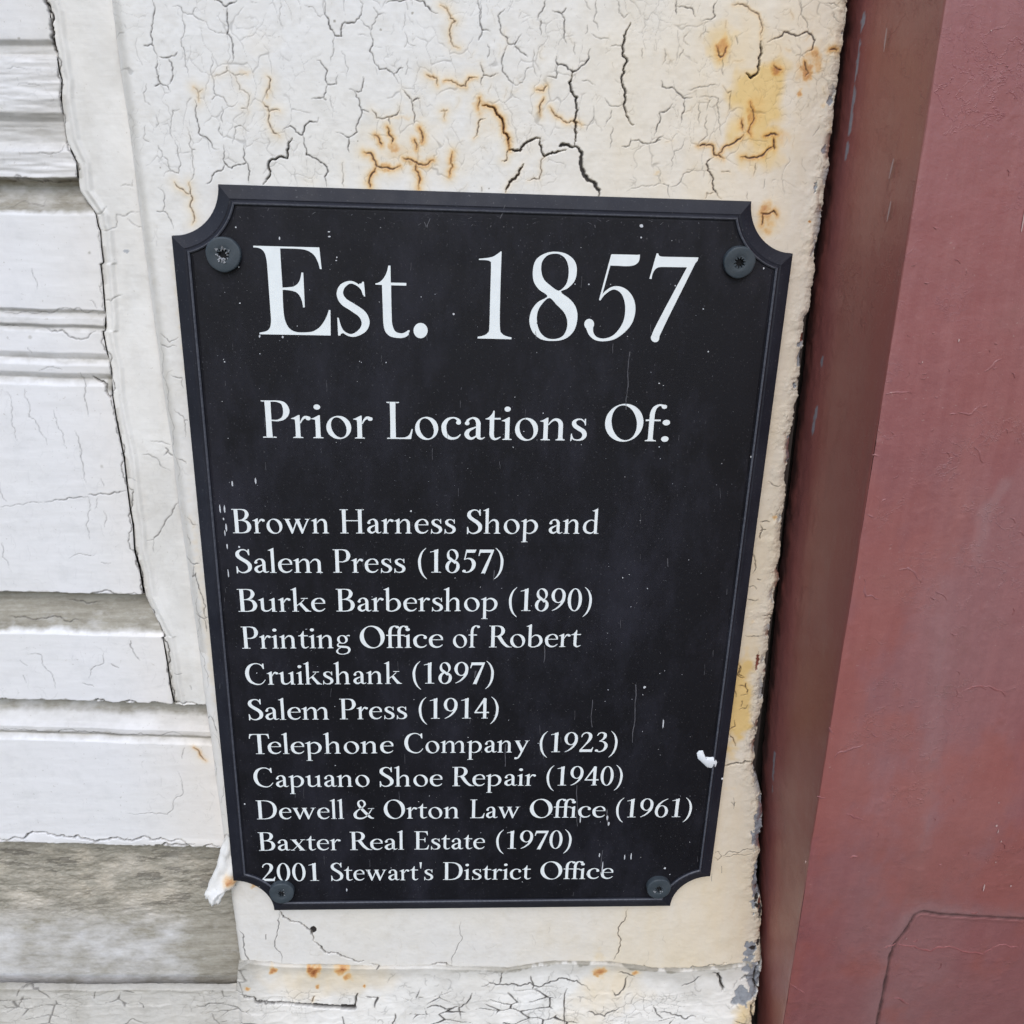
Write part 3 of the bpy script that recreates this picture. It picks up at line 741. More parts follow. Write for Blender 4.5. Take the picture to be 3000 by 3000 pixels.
for q, w, r in crack_lines("""
6 0|500,1060 560,1055 610,1058 650,1045 720,1035
5 0|255,1105 310,1090 360,1090 500,1072
3 0|0,1125 100,1115 255,1105
4 0|425,700 455,790 465,870 490,990;455,370 475,420 480,520 500,620
8 0|525,395 560,420 600,440 625,520
5 0|830,1325 865,1320 900,1280 950,1195 975,1150 1015,1105
3 0|40,480 65,600 100,755;140,460 165,620 260,740 270,780;300,580 360,720 375,800;0,990 40,1100;15,1330 55,1460;155,230 180,260
3 0|500,1070 500,1180 510,1310;555,1080 540,1140;590,1150 595,1240;395,1420 470,1395 540,1400;575,1440 630,1445;870,1390 865,1320
3 0|720,970 775,985;575,970 590,1010;220,360 350,355
7 0|0,1612 250,1618 400,1628 700,1630 810,1625
5 0|30,1765 110,1770 170,1785 230,1778 450,1785;350,1680 400,1690 540,1695
4 0|740,1890 750,1932;850,760 960,780;800,840 960,930
6 0|925,840 945,820 985,850;935,800 950,815
""", 0, 900, 1.9325): sf.crack(q, w, r, .75)
for q, w, r in crack_lines("""
8 0|0,397 200,400 450,405 600,408 720,412 830,418 975,425
4 0|0,548 200,560 420,566 500,572 700,578 880,580
3 0|140,185 195,190 200,230 240,270 265,345;110,285 125,320;95,215 130,240;390,320 445,338;420,300 430,260 490,230 490,180
4 0|610,140 635,185 660,215;525,230 560,250
3 0|600,935 680,938 790,942 815,920 820,875 860,850 855,780 840,740;870,630 860,680
6 .8|915,630 940,655 970,690
8 0|0,1052 120,1050 130,1038 230,1036 300,1040 350,1050 370,1040 410,1055 540,1052 600,1058 760,1052 860,1062 920,1078
8 0|680,1082 860,1082 900,1090 960,1095 1035,1088
4 0|420,1085 520,1090 560,1085;710,1105 715,1150
3 0|820,280 855,282;895,340 900,360
""", 0, 1800, 1.61): sf.crack(q, w, r, .8)
rough_walks(sf, 70, (0, 1120, 520, 1730), 60, 2.6, 82, 16, 0, .22, 61)
rough_walks(sf, 40, (0, 1180, 480, 1730), 50, 2.6, 4, 20, 0, .2, 62)
rough_walks(sf, 34, (0, 1870, 480, 2040), 46, 2.8, 60, 50, 0, .3, 63)
rough_walks(sf, 34, (400, 2180, 640, 2420), 40, 2.8, 60, 60, 0, .3, 64)
rough_walks(sf, 26, (0, 180, 150, 330), 60, 4, 2, 8, 0, .3, 65)
rough_walks(sf, 26, (0, 420, 200, 520), 40, 3, 88, 10, 0, .25, 66)
rough_walks(sf, 40, (330, 950, 560, 1900), 45, 2.6, 20, 50, 0, .22, 67)
rough_walks(sf, 14, (0, 2480, 660, 2560), 60, 4, 4, 8, 0, .4, 69)
rough_walks(sf, 90, (0, 1120, 520, 1730), 50, 2.6, 85, 10, 0, .2, 70)
rough_walks(sf, 60, (0, 2170, 640, 2430), 40, 2.4, 5, 20, 0, .16, 72)
trim = X > XJ
face_tr = .0046
side_r = .0007 * sstep(.0016, .0, np.abs(X - XJ - .0032 - .001 * fbm(X * 0, Z, .03, 2, 79))) 
is_low = W < -.0412                     # the trim stops above the last boards
H = -Yp + 0.00010 * fbm(X * .22, Z, .004, 4, 81, .5) * (1 + 2.2 * sstep(.03, .9, sf.G)) + .00012 * fbm(X, Z, .008, 4, 83)
rip = sstep(.187, .182, W) * sstep(.147, .150, W)
H += rip * .0008 * fbm(X * .12, Z, .0045, 4, 85, .6)
gw = sstep(-.106, -.108, W)
gwl = gw * (1 - .75 * sstep(-.145, -.158, W))
H += gwl * .0005 * fbm(X * .45, Z, .0030, 5, 86, .72) + gwl * .0004 * fbm(X * .6, Z, .006, 5, 87)
Ht = -face_tr + side_r + .00022 * fbm(X, Z * .3, .010, 4, 88) + .00008 * fbm(X, Z, .002, 2, 89)
Htl = Ht - .0045 * sstep(.0006, 0, X - XJ)
H = H - 0.0003 * sstep(.0005, 0, XJ - X) * (~is_low)
Hs = H - .0004 * sf.K - .0012 * sf.Wd + 0.00006 * np.exp(-np.maximum(sf.D, 0) / .0005) * (sf.D < .003)
Ht = Ht - .0004 * sf.K - .0008 * sf.Wd + 0.00006 * np.exp(-np.maximum(sf.D, 0) / .0005) * (sf.D < .003)
Gt = np.clip(.10 + .5 * fbm(X, Z * .5, .02, 4, 90), 0, .35) + .35 * sstep(.0014, 0, np.abs(X - XJ - .0008)) * (fbm(X, Z, .01, 3, 91) > 0)
sf.blob('C', 368, 736, 9, 5, .8, .4, 7, 1); sf.blob('G', 322, 240, 8, 18, .0, .4, 7, 1)
for k, (x, y, rx, ry, v) in enumerate([(213, 75, 6, 9, .6), (313, 595, 22, 14, .45), (212, 250, 8, 14, .7), (262, 740, 4, 4, .8), (368, 790, 5, 4, .9), (320, 1120, 14, 26, .9), (360, 1300, 7, 12, .6), (462, 1643, 12, 10, .5), (300, 1366, 5, 6, .6),
                                (400, 1555, 12, 14, .5), (385, 1750, 30, 12, .6), (88, 988, 6, 6, .5), (55, 112, 5, 4, .8), (480, 1480, 10, 40, .12)]):
    sf.blob('G', x, y, rx, ry, v, .6, 200 + k)
    Gt = np.maximum(Gt, 0); 
Gs_blob = sf.G
Gt = np.maximum(Gt, np.where(trim, sf.G * 0, 0))
keepx = X > np.interp(Z, [-.2, .21], [-.235, -.155])
inb = X < -.1060
cuts = [('siding_board', .146, .3), ('siding_board', .0032, .146), ('siding_board', -.0415, .0032), ('siding_board', -.1080, -.0415), ('weathered_base_board', -.3, -.1080)]
siding = empty('siding_wall', (-.18, .004, -.19))
tag(siding, 'white painted horizontal wood siding with grimy coves, left of the cream board', 'siding', kind='thing')
labels = ['uppermost board, rippled and worn', 'wide board with bead and two grooves', 'narrow board with a dirty cove above', 'clean white board above the grey one', 'dirty grey unpainted board at the foot']
Gs = np.clip(sf.G, 0, 1)
XYZs = np.stack([np.where(is_low, X, np.minimum(X, XJ)), -Hs, Z], -1)
for (nm, lo, hi), lb in zip(cuts, labels):
    ok = (W >= lo) & (W < hi) & keepx & inb & ((X < XJ) | is_low)
    fmk = ok[:-1, :-1] & keepx[1:, 1:]
    if nm == 'weathered_base_board': fmk &= (Z[:-1, :-1] > -.195)
    o = grid_mesh(nm, XYZs, fmk, dict(crack=sf.K, rust=sf.R * 1.0, yellow=.38 * sstep(-.107, -.110, W) * sstep(-.160, -.140, W) + .16 * sstep(-.150, -.108, X) * (W > -.107), grime_shade=Gs, chip=sf.C, redchip=sf.C2), M['white'])
    world_child(o, siding); o['label'] = lb
ok = (X > XJ - sf.h) & ~is_low & (X < -.1040)
fmk = ok[:-1, :-1]
o = grid_mesh('corner_trim', np.stack([np.where(is_low, X, np.maximum(X, XJ)), -(Ht - .0006 * sstep(.0005, 0, X - XJ)), Z], -1), fmk,
              dict(crack=sf.K, rust=sf.R, yellow=.10 + 0 * X, grime_shade=Gt.clip(0, 1), chip=sf.C, redchip=sf.C2), M['trim'])
tag(o, 'narrow off-white vertical trim strip between the white siding and the cream board', 'trim', kind='thing')

# ================================================================ cracked sill at the foot
sl = Field(-0.245, 0.136, -0.275, -0.155, 0.00034, -0.001)
X, Z = sl.X, sl.Z
top = sl.below(P("-400,2890 0,2896 250,2900 500,2898 690,2902 692,2900 696,2840 725,2820 830,2831 1085,2837 1252,2836 1373,2839 1485,2841 1578,2827 1625,2822 1792,2825 1904,2842 1998,2845 2128,2836 2184,2827 2240,2825 2500,2820"))
top = top + .0004 * fbm(sl.xs, sl.xs * 0, .012, 4, 95)
TOP = top[None, :]
wx = X + .006 * fbm(X, Z, .02, 3, 96); wz = Z + .005 * fbm(X, Z, .016, 3, 97)
ve = voronoi_edge(wx, wz, .0145, .0058, 99)
ve2 = voronoi_edge(wx * 1.02 + .3, wz + .2, .0052, .0030, 101)
act = sstep(-.02, .22, fbm(X, Z, .022, 3, 102) + .12)
rightside = sstep(-.115, -.085, X)
c = sstep(.085, .03, ve + .10 * (1 - act)) * (.55 + .35 * rightside)
c2 = sstep(.08, .02, ve2) * sstep(.02, .2, fbm(X, Z, .012, 3, 103)) * (.30 + .2 * rightside)
band = sstep(.0, .006, (TOP - Z) - .010)         # the strip right below the board is smoother
left = 1 - rightside
band = np.maximum(band, left * sstep(0, .001, TOP - Z))
sl.K = np.minimum(np.maximum(c * 1.15, c2 * .8), .95) * band
sl.D = np.minimum(sl.D, (ve - .03).clip(0, 9) * .004 + (1 - band))
for q, w, r in crack_lines("""
8 0|165,674 190,672 250,676
8 0|115,655 160,662 165,675 190,672;475,690 482,650
5 .5|345,658 340,672
6 0|435,715 445,750
7 0|870,630 930,625 985,630 1020,620 1060,630 1100,615 1190,625 1210,640;700,690 735,685 775,690
6 0|1280,640 1290,655 1320,630 1330,600;1140,635 1130,690 1135,740;1430,705 1480,712 1540,715;925,625 935,590;1025,600 1030,640
6 0|590,740 600,705;840,650 800,690 805,720;1200,700 1255,712 1300,690;1435,720 1410,690
5 0|540,580 560,572;1300,590 1350,600;1500,630 1560,600
""", 600, 2300, 1.0733): sl.crack(q, w, r, 1.0)
for q, w, r in crack_lines("""
5 0|90,1768 150,1765 200,1785 240,1815;90,1775 80,1800;450,1780 445,1810;930,1840 1060,1825
4 0|10,1840 90,1845 105,1800;550,1925 700,1912;1000,1875 1040,1925;660,1830 680,1850
7 0|1140,1775 1150,1790 1205,1800 1215,1815 1310,1815
""", 0, 1800, 1.61): sl.crack(q, w, r, .85)
for w_, (xa, ya), (xb, yb) in ((7, (770, 2925), (850, 2931)), (13, (815, 2929), (905, 2934)), (20, (870, 2933), (975, 2940)), (27, (930, 2937), (1018, 2942)), (30, (975, 2940), (1036, 2943))):
    sl.crack([(xa, ya), ((xa + xb) / 2, (ya + yb) / 2), (xb, yb)], w_, 0, 1.0, False)
for k, (x, y, rx, ry, v) in enumerate([(798, 2842, 14, 13, .9), (918, 2848, 20, 20, 1.0), (1000, 2840, 24, 22, .75), (1020, 2862, 16, 12, .6), (725, 2892, 8, 6, .8), (930, 2888, 8, 8, .7), (1068, 2886, 6, 6, .8),
                                     (1760, 2846, 22, 16, .85), (1860, 2850, 14, 7, .6), (260, 2882, 10, 8, .5), (310, 2880, 10, 7, .5), (1030, 2988, 6, 6, .6)]):
    sl.blob('R', x, y, rx, ry, v, .7, 240 + k)
for k, (x, y, rx, ry, v) in enumerate([(1790, 2900, 110, 90, .45), (960, 2860, 200, 60, .45), (1700, 2980, 100, 60, .3), (2180, 2960, 40, 60, .8), (1420, 2880, 200, 40, .15)]):
    sl.blob('Yl', x, y, rx, ry, v, .7, 260 + k)
for k, (x, y, rx, ry) in enumerate([(2175, 2915, 22, 24), (2212, 2860, 20, 34), (2215, 2800, 16, 30), (2150, 2925, 10, 10), (2205, 2900, 12, 18), (2190, 2838, 14, 10)]):
    sl.blob('C', x, y, rx, ry, 1.0, .8, 270 + k, 1)
for q in ([(2170, 2868), (2200, 2862), (2225, 2855)], [(2228, 2700), (2232, 2800), (2228, 2900), (2205, 3000)], [(2090, 2850), (2110, 2865), (2115, 2900)]):
    sl.crack(jag(q, 7, .25), 11, 0, 1)
rough_walks(sl, 90, (1100, 2850, 2230, 3000), 40, 4.5, 20, 60, .0, .6, 111)
rough_walks(sl, 60, (0, 2905, 1100, 3000), 40, 3, 10, 50, .0, .45, 112)
xre = sl.beside(P("2240,2760 2238,2850 2222,2930 2205,2980 2196,3030 2180,3200 2150,3500")) + .0010 * fbm(sl.zs * 0, sl.zs, .005, 5, 115, .65)
XE = xre[:, None]
dE = XE - X; dT = TOP - Z
sl.G = np.clip(.38 * sstep(.0080, .001, dT + .005 * fbm(X, Z, .012, 4, 117)) * rightside + left * .42 + .5 * fbm(X, Z, .015, 4, 118).clip(0, 1) + .60 * sstep(.0016, .0002, dT + .0030 * fbm(X, Z, .006, 4, 116, .65)) * sstep(-.04, .02, X) + .3 * left * sstep(.004, 0, dT), 0, 1)
H = .0010 + .0045 * sstep(0, .05, dT) + .10 * dT * 0
H += .00030 * fbm(X * .6, Z, .006, 5, 119, .6) * (.4 + .6 * band) + .00010 * fbm(X, Z, .002, 2, 121)
H += .0004 * (noise(np.floor(wx / .0125) * 3.1, np.floor(wz / .006) * 1.7, 1.0, 123)) * band
H += .00012 * np.exp(-np.maximum(sl.D, 0) / .0006) * (sl.D < .003)
H -= .0005 * sl.K + .0012 * sl.Wd + .0006 * sl.C
H -= .0010 * sstep(.0005, -.0002, dT) + .0016 * sstep(0, -.001, dT)
H -= .005 * sstep(.0012, 0, dE) + .0012 * sstep(.006, 0, dE + .003 * fbm(X, Z, .004, 3, 125))
sl.K = np.maximum(sl.K, .8 * sstep(.006, 0, dE) * sstep(.06, 0, np.abs(fbm(X * 1.6, Z, .004, 4, 126))))
keep = (dT > -.0095 + .0084 * left) & (dE > -sl.h)
fm = keep[:-1, :-1] & keep[1:, 1:]
o = grid_mesh('sill_board', np.stack([np.minimum(X, XE), -H, np.minimum(Z, TOP + .0006 + .0080 * rightside)], -1), fm, dict(crack=sl.K, rust=sl.R, yellow=np.maximum(sl.Yl, .12), grime_shade=sl.G, chip=sl.C, redchip=sl.C2), M['trim'])
tag(o, 'white sill with badly alligatored paint running along the foot of the wall', 'sill', kind='thing')

# dark wall behind the joints
v, f = box_geo(-.40, .45, .020, .030, -.36, .30)
o = poly_mesh('wall_backing', v, f, M['dark']); tag(o, kind='structure')

# ================================================================ red door casing (right)
zr = np.arange(-.30, .222, .0009)
XB = np.interp(zr, [-.26, -.225, -.16, -.08, 0, .2, .23], [.1330, .1300, .1240, .1180, .1168, .1172, .1174]) + .0002
edge_px = np.array([(2769 - .1585 * y, y) for y in range(-100, 3500, 150)])
# depth of the front corner: where the sight line of the traced edge meets the return
ey = []
for px, py in edge_px:
    Y = -.04
    for _ in range(30):
        q = at(px, py, Y); xb = np.interp(q[2], zr, XB)
        r = (q - CAM); Y = CAM[1] + r[1] * (xb + .0006 - CAM[0]) / r[0]
    q = at(px, py, Y); ey.append((q[2], Y))
ey = np.array(ey)[::-1]
a_, b_ = np.polyfit(ey[:, 0], ey[:, 1], 1)
YF = np.interp(zr, ey[:, 0], ey[:, 1])
YF = np.convolve(np.pad(YF, 12, 'edge'), np.ones(25) / 25, 'valid')
print('return depth', ey.round(4).tolist())
casing = empty('door_casing', (.15, -.03, -.26))
tag(casing, 'dull red painted door casing standing proud of the cream board on the right', 'door casing', kind='thing')
ns = 90
S = np.linspace(0, 1, ns)[None, :]
ZZ = zr[:, None] + 0 * S
YY = .012 + (YF[:, None] - .012) * S
XX = XB[:, None] + .0006 * S + .0003 * fbm(YY, ZZ * .3, .012, 4, 140) + .0004 * sstep(.35, .0, S) * fbm(YY, ZZ, .004, 4, 141, .6)
# worn rounded arris
XX = XX + .0002 * sstep(.99, 1.0, S)
chip = np.zeros(ZZ.shape)
for (px, py, ry, dy) in ((2502, 186, 55, -.003), (2475, 335, 75, -.003), (2455, 440, 30, -.003), (2362, 1235, 42, -.004), (2350, 1262, 20, -.003), (2240, 2250, 60, -.002), (2380, 1060, 18, -.0035), (2512, 60, 30, -.003)):
    q = at(px, py, dy); rz = abs(at(px, py + ry, dy)[2] - q[2])
    chip = np.maximum(chip, ((np.abs(YY - dy) / .0011) ** 2 + (np.abs(ZZ - q[2]) / rz) ** 2 + 1.6 * fbm(YY * 2, ZZ, .004, 4, 142) < 1).astype(float))
near = sstep(-.001, -.006, YY)
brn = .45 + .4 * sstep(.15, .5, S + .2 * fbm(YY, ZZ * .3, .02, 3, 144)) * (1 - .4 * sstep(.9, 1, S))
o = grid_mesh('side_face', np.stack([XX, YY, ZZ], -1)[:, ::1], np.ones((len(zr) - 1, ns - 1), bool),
              dict(crack=.8 * sstep(.12, 0.02, S + .08 * fbm(YY, ZZ, .006, 4, 145)) + 0 * ZZ, chip=.8 * chip, grime_shade=0 * ZZ, yellow=brn + 0 * ZZ), M['red'])
world_child(o, casing)
o['label'] = 'browner side face of the casing'
for pl in (o.data,): pl.flip_normals()
# front face
XF = np.concatenate([np.array([0, .0004]), np.arange(.0010, .122, .0007), np.arange(.124, .30, .006)])[None, :]
Zf = zr[:, None] + 0 * XF
Xf = XB[:, None] + .0008 + XF
Yf = YF[:, None] - .0002 * sstep(0, .0008, XF)
# moulded panel corner, lower right (traced at its own depth)
def tx(pts): return np.array([at(x, y, float(np.interp(at(x, y, -.04)[2], zr, YF)))[[0, 2]] for x, y in pts])
pc = tx(P("3200,2712 3000,2697 2763,2685 2705,2676 2683,2686 2655,2735 2626,2771 2612,2815 2609,2840 2592,2953 2575,3060 2545,3250"))
D = np.full(Zf.shape, 9.0)
pcj = np.array(pc)
for k in range(len(pcj) - 1):
    (xa, za), (xb, zb_) = pcj[k], pcj[k + 1]
    dx, dz = xb - xa, zb_ - za
    tt = np.clip(((Xf - xa) * dx + (Zf - za) * dz) / (dx * dx + dz * dz), 0, 1)
    D = np.minimum(D, np.hypot(Xf - xa - tt * dx, Zf - za - tt * dz))
Dn = D + .0005 * fbm(Xf, Zf, .004, 3, 150)
zline = np.interp(Xf, pcj[:5, 0][::-1], pcj[:5, 1][::-1]); xline = np.interp(Zf, pcj[4:, 1][::-1], pcj[4:, 0][::-1])
inside = (Zf < zline) & (Xf > xline) & (Xf > pcj[4:, 0].min())
inside = inside & (D < 1)
lump = .0005 * fbm(Xf, Zf * .5, .03, 4, 151) + .00012 * fbm(Xf, Zf, .006, 4, 152)
yf = -lump + .0012 * sstep(.0010, 0, Dn) + .0005 * inside * sstep(.0, .003, D)
# soft upright ridge left by an old moulding
rl = tx(P("2760,1400 2752,1900 2746,2014 2712,2330 2678,2652"))
xrid = np.interp(Zf, rl[:, 1][::-1], rl[:, 0][::-1])
rid = np.exp(-((Xf - xrid) / .0040) ** 2) * sstep(.05, .0, Zf) * (Zf > rl[-1, 1])
yf -= .0008 * rid * sstep(rl[-1, 1], rl[-1, 1] + .02, Zf)
# dribbles and flake edges
dr = sstep(.05, .0, np.abs(fbm(Xf, Zf, .010, 4, 155))) * sstep(.12, .3, fbm(Xf, Zf, .02, 2, 156))
yf -= .00018 * dr
scr = np.zeros(Zf.shape)
q = tx(P("2940,1420 2885,1500 2870,1570 2860,1640"))
for k in range(len(q) - 1):
    (xa, za), (xb, zb_) = q[k], q[k + 1]; dx, dz = xb - xa, zb_ - za
    tt = np.clip(((Xf - xa) * dx + (Zf - za) * dz) / (dx * dx + dz * dz), 0, 1)
    scr = np.maximum(scr, (1 - .28 * k) * sstep(.0032, .0, np.hypot(Xf - xa - tt * dx, Zf - za - tt * dz) + .0025 * fbm(Xf, Zf * .4, .004, 4, 158)))
fade = np.clip(.55 * scr + .35 * sstep(-.15, .5, fbm(Xf, Zf * .4, .05, 5, 160, .6)) + .25 * sstep(.0, -.14, Zf) * sstep(0, .03, XF) + .45 * sstep(.012, 0, Dn) * (~inside) + .3 * rid, 0, 1)
brf = .40 * sstep(-.1, .45, fbm(Xf, Zf * .6, .03, 6, 162, .65)) * sstep(.14, -.02, Zf)
o = grid_mesh('front_face', np.stack([Xf, Yf + yf, Zf], -1), np.ones((len(zr) - 1, Zf.shape[1] - 1), bool),
              dict(crack=.8 * sstep(.0010, .0002, Dn), chip=0 * Zf, grime_shade=fade, yellow=brf), M['red'])
world_child(o, casing)
v, f = box_geo(.1365, .40, -.008, .0115, -.298, .2205)
world_child(poly_mesh('wood_core', v, f, M['dark']), casing)

# thin raised wrinkles and pale scratches in the red paint, a few white specks
def front_y(x, z):
    i = np.clip(np.searchsorted(zr, z), 0, len(zr) - 1)
    j = np.argmin(np.abs(Xf[i] - x))
    return (Yf + yf)[i, j]
def side_of(px, py): return np.interp(at(px, py, -.045)[2], zr, XB)
def depth_at(z): return float(np.interp(z, zr, YF))
vs, fs = [], []
def wrinkle(pts, w):
    q = []
    for px, py in jag(pts, 14, .16):
        p_ = at(px, py, depth_at(at(px, py, -.045)[2])); q.append((p_[0], p_[2]))
    b0 = len(vs); n_ = len(q)
    for k, (x, z) in enumerate(q):
        dx, dz = (q[min(k + 1, n_ - 1)][0] - q[max(k - 1, 0)][0], q[min(k + 1, n_ - 1)][1] - q[max(k - 1, 0)][1])
        L_ = math.hypot(dx, dz) + 1e-9; hw = w * .00011 / 2 * (0.15 + min(1, 3 * min(k, n_ - 1 - k) / n_)) * rng.uniform(.6, 1.2)
        nx, nz_ = -dz / L_ * hw, dx / L_ * hw
        y = front_y(x, z)
        vs.extend([(x - nx, y + .0001, z - nz_), (x, y - .00022, z), (x + nx, y + .0001, z + nz_)])
    for k in range(n_ - 1):
        i = b0 + 3 * k
        fs.extend([(i, i + 1, i + 4, i + 3), (i + 1, i + 2, i + 5, i + 4)])
for s_, ox, oy, sc in (("870,445 930,437 1000,440;935,1350 980,1340 1020,1370 1050,1415;1120,1460 1180,1505;1375,330 1420,300 1460,265;1240,540 1310,550 1340,515;755,1395 765,1485 790,1480 830,1500;770,1065 805,1080;1320,720 1350,745 1365,800;1195,550 1230,545;800,760 830,765;845,1000 870,985;1035,285 1050,290;1425,185 1440,190", 2100, 900, 1.757),
                       ("780,560 860,515 930,490;690,760 730,765;750,400 775,435;840,850 880,868 930,880;1450,215 1560,208;860,1080 900,1070;1540,190 1660,245;560,1750 590,1770 640,1800;1110,1840 1190,1880;1050,1560 1400,1562 1740,1560", 2000, 1900, 1.756)):
    for seg in s_.split(';'):
        wrinkle([(ox + x / sc, oy + y / sc) for x, y in P(seg)], 9)
r3 = random.Random(12)
for _ in range(55):
    px = r3.uniform(2560, 2995); py = r3.uniform(20, 2960)
    if px < 2790 - .16 * py: continue
    a0_ = r3.uniform(0, 3.1); l = r3.uniform(6, 22)
    wrinkle([(px, py), (px + l * .5 * math.cos(a0_), py + l * .5 * math.sin(a0_)), (px + l * math.cos(a0_ + .5), py + l * math.sin(a0_ + .5))], r3.uniform(3, 7))
world_child(tag(poly_mesh('paint_wrinkles', vs, fs, M['red'], smooth=True), kind='stuff'), casing)
vs, fs = [], []
for px, py, w, h_ in ((2925, 2350, 4, 4), (2919, 2418, 7, 7), (2923, 2435, 4, 12), (2932, 2464, 4, 7), (2918, 2527, 5, 5), (2884, 2604, 5, 26), (2963, 2598, 6, 6), (2662, 2762, 4, 5), (2995, 640, 4, 60), (2902, 90, 3, 3), (2360, 2524, 4, 8), (2806, 996, 4, 8), (2700, 1060, 3, 4)):
    p_ = at(px, py, depth_at(at(px, py, -.045)[2])); y = front_y(p_[0], p_[2]) - .00025
    b0 = len(vs)
    for k in range(7):
        t = 2 * math.pi * k / 7
        vs.append((p_[0] + w * .000055 * math.cos(t) * rng.uniform(.7, 1.2), y, p_[2] + h_ * .000070 * math.sin(t) * rng.uniform(.7, 1.2)))
    fs.append(tuple(range(b0, b0 + 7)))
world_child(tag(poly_mesh('paint_specks', vs, fs, M['pink']), kind='stuff'), casing)
# pale streaks on the browner side face
vs, fs = [], []
for x0, y0, x1, y1 in ((2602, 82, 2593, 152), (2622, 465, 2608, 525), (2614, 590, 2602, 650)):
    q = []
    for t in (0, .5, 1):
        px, py = x0 + (x1 - x0) * t, y0 + (y1 - y0) * t
        Y = -.02
        for _ in range(20):
            g_ = at(px, py, Y); xb = np.interp(g_[2], zr, XB); rr = g_ - CAM; Y = CAM[1] + rr[1] * (xb - CAM[0]) / rr[0]
        g_ = at(px, py, Y); q.append((xb - .0004, g_[1], g_[2]))
    b0 = len(vs)
    for k, (x, y, z) in enumerate(q):
        w = .0003 * (1, 1.6, .6)[k]; vs.extend([(x, y - w, z), (x, y + w, z)])
    fs.extend([(b0, b0 + 1, b0 + 3, b0 + 2), (b0 + 2, b0 + 3, b0 + 5, b0 + 4)])
world_child(tag(poly_mesh('pale_scratches', vs, fs, M['pink']), kind='stuff'), casing)
# ================================================================ the plaque
HW, HH, R0, ZC = .0997, .14285, .0157, .00045
plaque = empty('historic_plaque', (0, 0, 0))
plaque.rotation_euler = (0, THETA, 0)
tag(plaque, 'black plaque with white serif lettering listing prior tenants, scooped corners, four screws', 'plaque')

def outline(d, n=18):
    """plaque outline inset by d; the scooped corners stay centred on the full corners"""
    r = R0 + d
    a0 = math.asin(d / r)
    pts = []
    for cx, cz, rot in ((HW, HH, 180), (-HW, HH, 270), (-HW, -HH, 0), (HW, -HH, 90)):
        for k in range(n):
            a = rad(rot) + a0 + (math.pi / 2 - 2 * a0) * (1 - k / (n - 1))
            pts.append((cx + r * math.cos(a), ZC + cz + r * math.sin(a)))
    return pts
def loft(name, prof, mat, parent, cap=False, n=18):
    vs = []; fs = []
    for d, y in prof:
        vs += [(x, y, z) for x, z in outline(d, n)]
    m = 4 * n
    for i in range(len(prof) - 1):
        for j in range(m):
            k = (j + 1) % m
            fs.append((i * m + j, (i + 1) * m + j, (i + 1) * m + k, i * m + k))
    if cap:
        b = (len(prof) - 1) * m
        fs.append(tuple(range(b, b + m)))
    o = poly_mesh(name, vs, fs, mat, parent)
    return o
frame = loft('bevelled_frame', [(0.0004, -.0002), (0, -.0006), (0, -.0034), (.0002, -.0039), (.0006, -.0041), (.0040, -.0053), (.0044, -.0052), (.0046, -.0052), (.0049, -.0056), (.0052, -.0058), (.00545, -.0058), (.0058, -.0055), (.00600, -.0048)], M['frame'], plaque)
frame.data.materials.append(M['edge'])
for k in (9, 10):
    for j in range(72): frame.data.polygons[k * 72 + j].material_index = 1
panel = loft('face_panel', [(.00595, -.0049), (.0064, -.0050), (.0067, PANEL_Y)], M['panel'], plaque, True)

# ---------------------------------------------------------------- lettering
def smooth_closed(pts):
    """pts: (x, y, corner?) -> dense outline, curved between corners"""
    n = len(pts); out = []
    for i in range(n):
        p0, p1, p2, p3 = pts[i - 1], pts[i], pts[(i + 1) % n], pts[(i + 2) % n]
        a = np.array(p1[:2]); b = np.array(p2[:2])
        if p1[2] and p2[2]:
            out.append(tuple(a)); continue
        m0 = (b - np.array(p0[:2])) * .5 if not p1[2] else (b - a) * .0
        m1 = (np.array(p3[:2]) - a) * .5 if not p2[2] else (b - a) * .0
        L = np.hypot(*(b - a)) + 1e-9
        if p1[2]: m0 = (b - a) - m1 * .5
        if p2[2]: m1 = (b - a) - m0 * .5 if not p1[2] else m1
        for t in (0, .2, .4, .6, .8):
            t2, t3 = t * t, t ** 3
            q = (2 * t3 - 3 * t2 + 1) * a + (t3 - 2 * t2 + t) * m0 + (-2 * t3 + 3 * t2) * b + (t3 - t2) * m1
            out.append(tuple(q))
    return out
def parse(s):
    out = []
    for w in s.split():
        c = w.endswith('c'); x, y = w.rstrip('c').split(',')
        out.append((float(x), float(y), c))
    return out

class Glyphs:
    """collects flat shapes; every shape lies a hair above the one before so none share a plane"""
    def __init__(s): s.v = []; s.f = []; s.lv = 0
    def poly(s, loops):
        s.lv = s.lv % 7 + 1
        y = PANEL_Y - .00004 - .000008 * s.lv
        vv = [[Vector((p[0], p[1], 0)) for p in lp] for lp in loops]
        tri = tessellate_polygon(vv)
        b = len(s.v)
        for lp in loops: s.v += [(p[0], y, p[1]) for p in lp]
        s.f += [tuple(b + i for i in t) for t in tri]
    def strip(s, L, R, closed=False):
        s.lv = s.lv % 7 + 1
        y = PANEL_Y - .00004 - .000008 * s.lv
        b = len(s.v); n = len(L)
        for a, c in zip(L, R): s.v += [(a[0], y, a[1]), (c[0], y, c[1])]
        for i in range(n if closed else n - 1):
            j = (i + 1) % n
            s.f.append((b + 2 * i, b + 2 * j, b + 2 * j + 1, b + 2 * i + 1))
    def build(s, name, label):
        o = poly_mesh(name, s.v, s.f, M['letter'], plaque)
        o['label'] = label
        return o

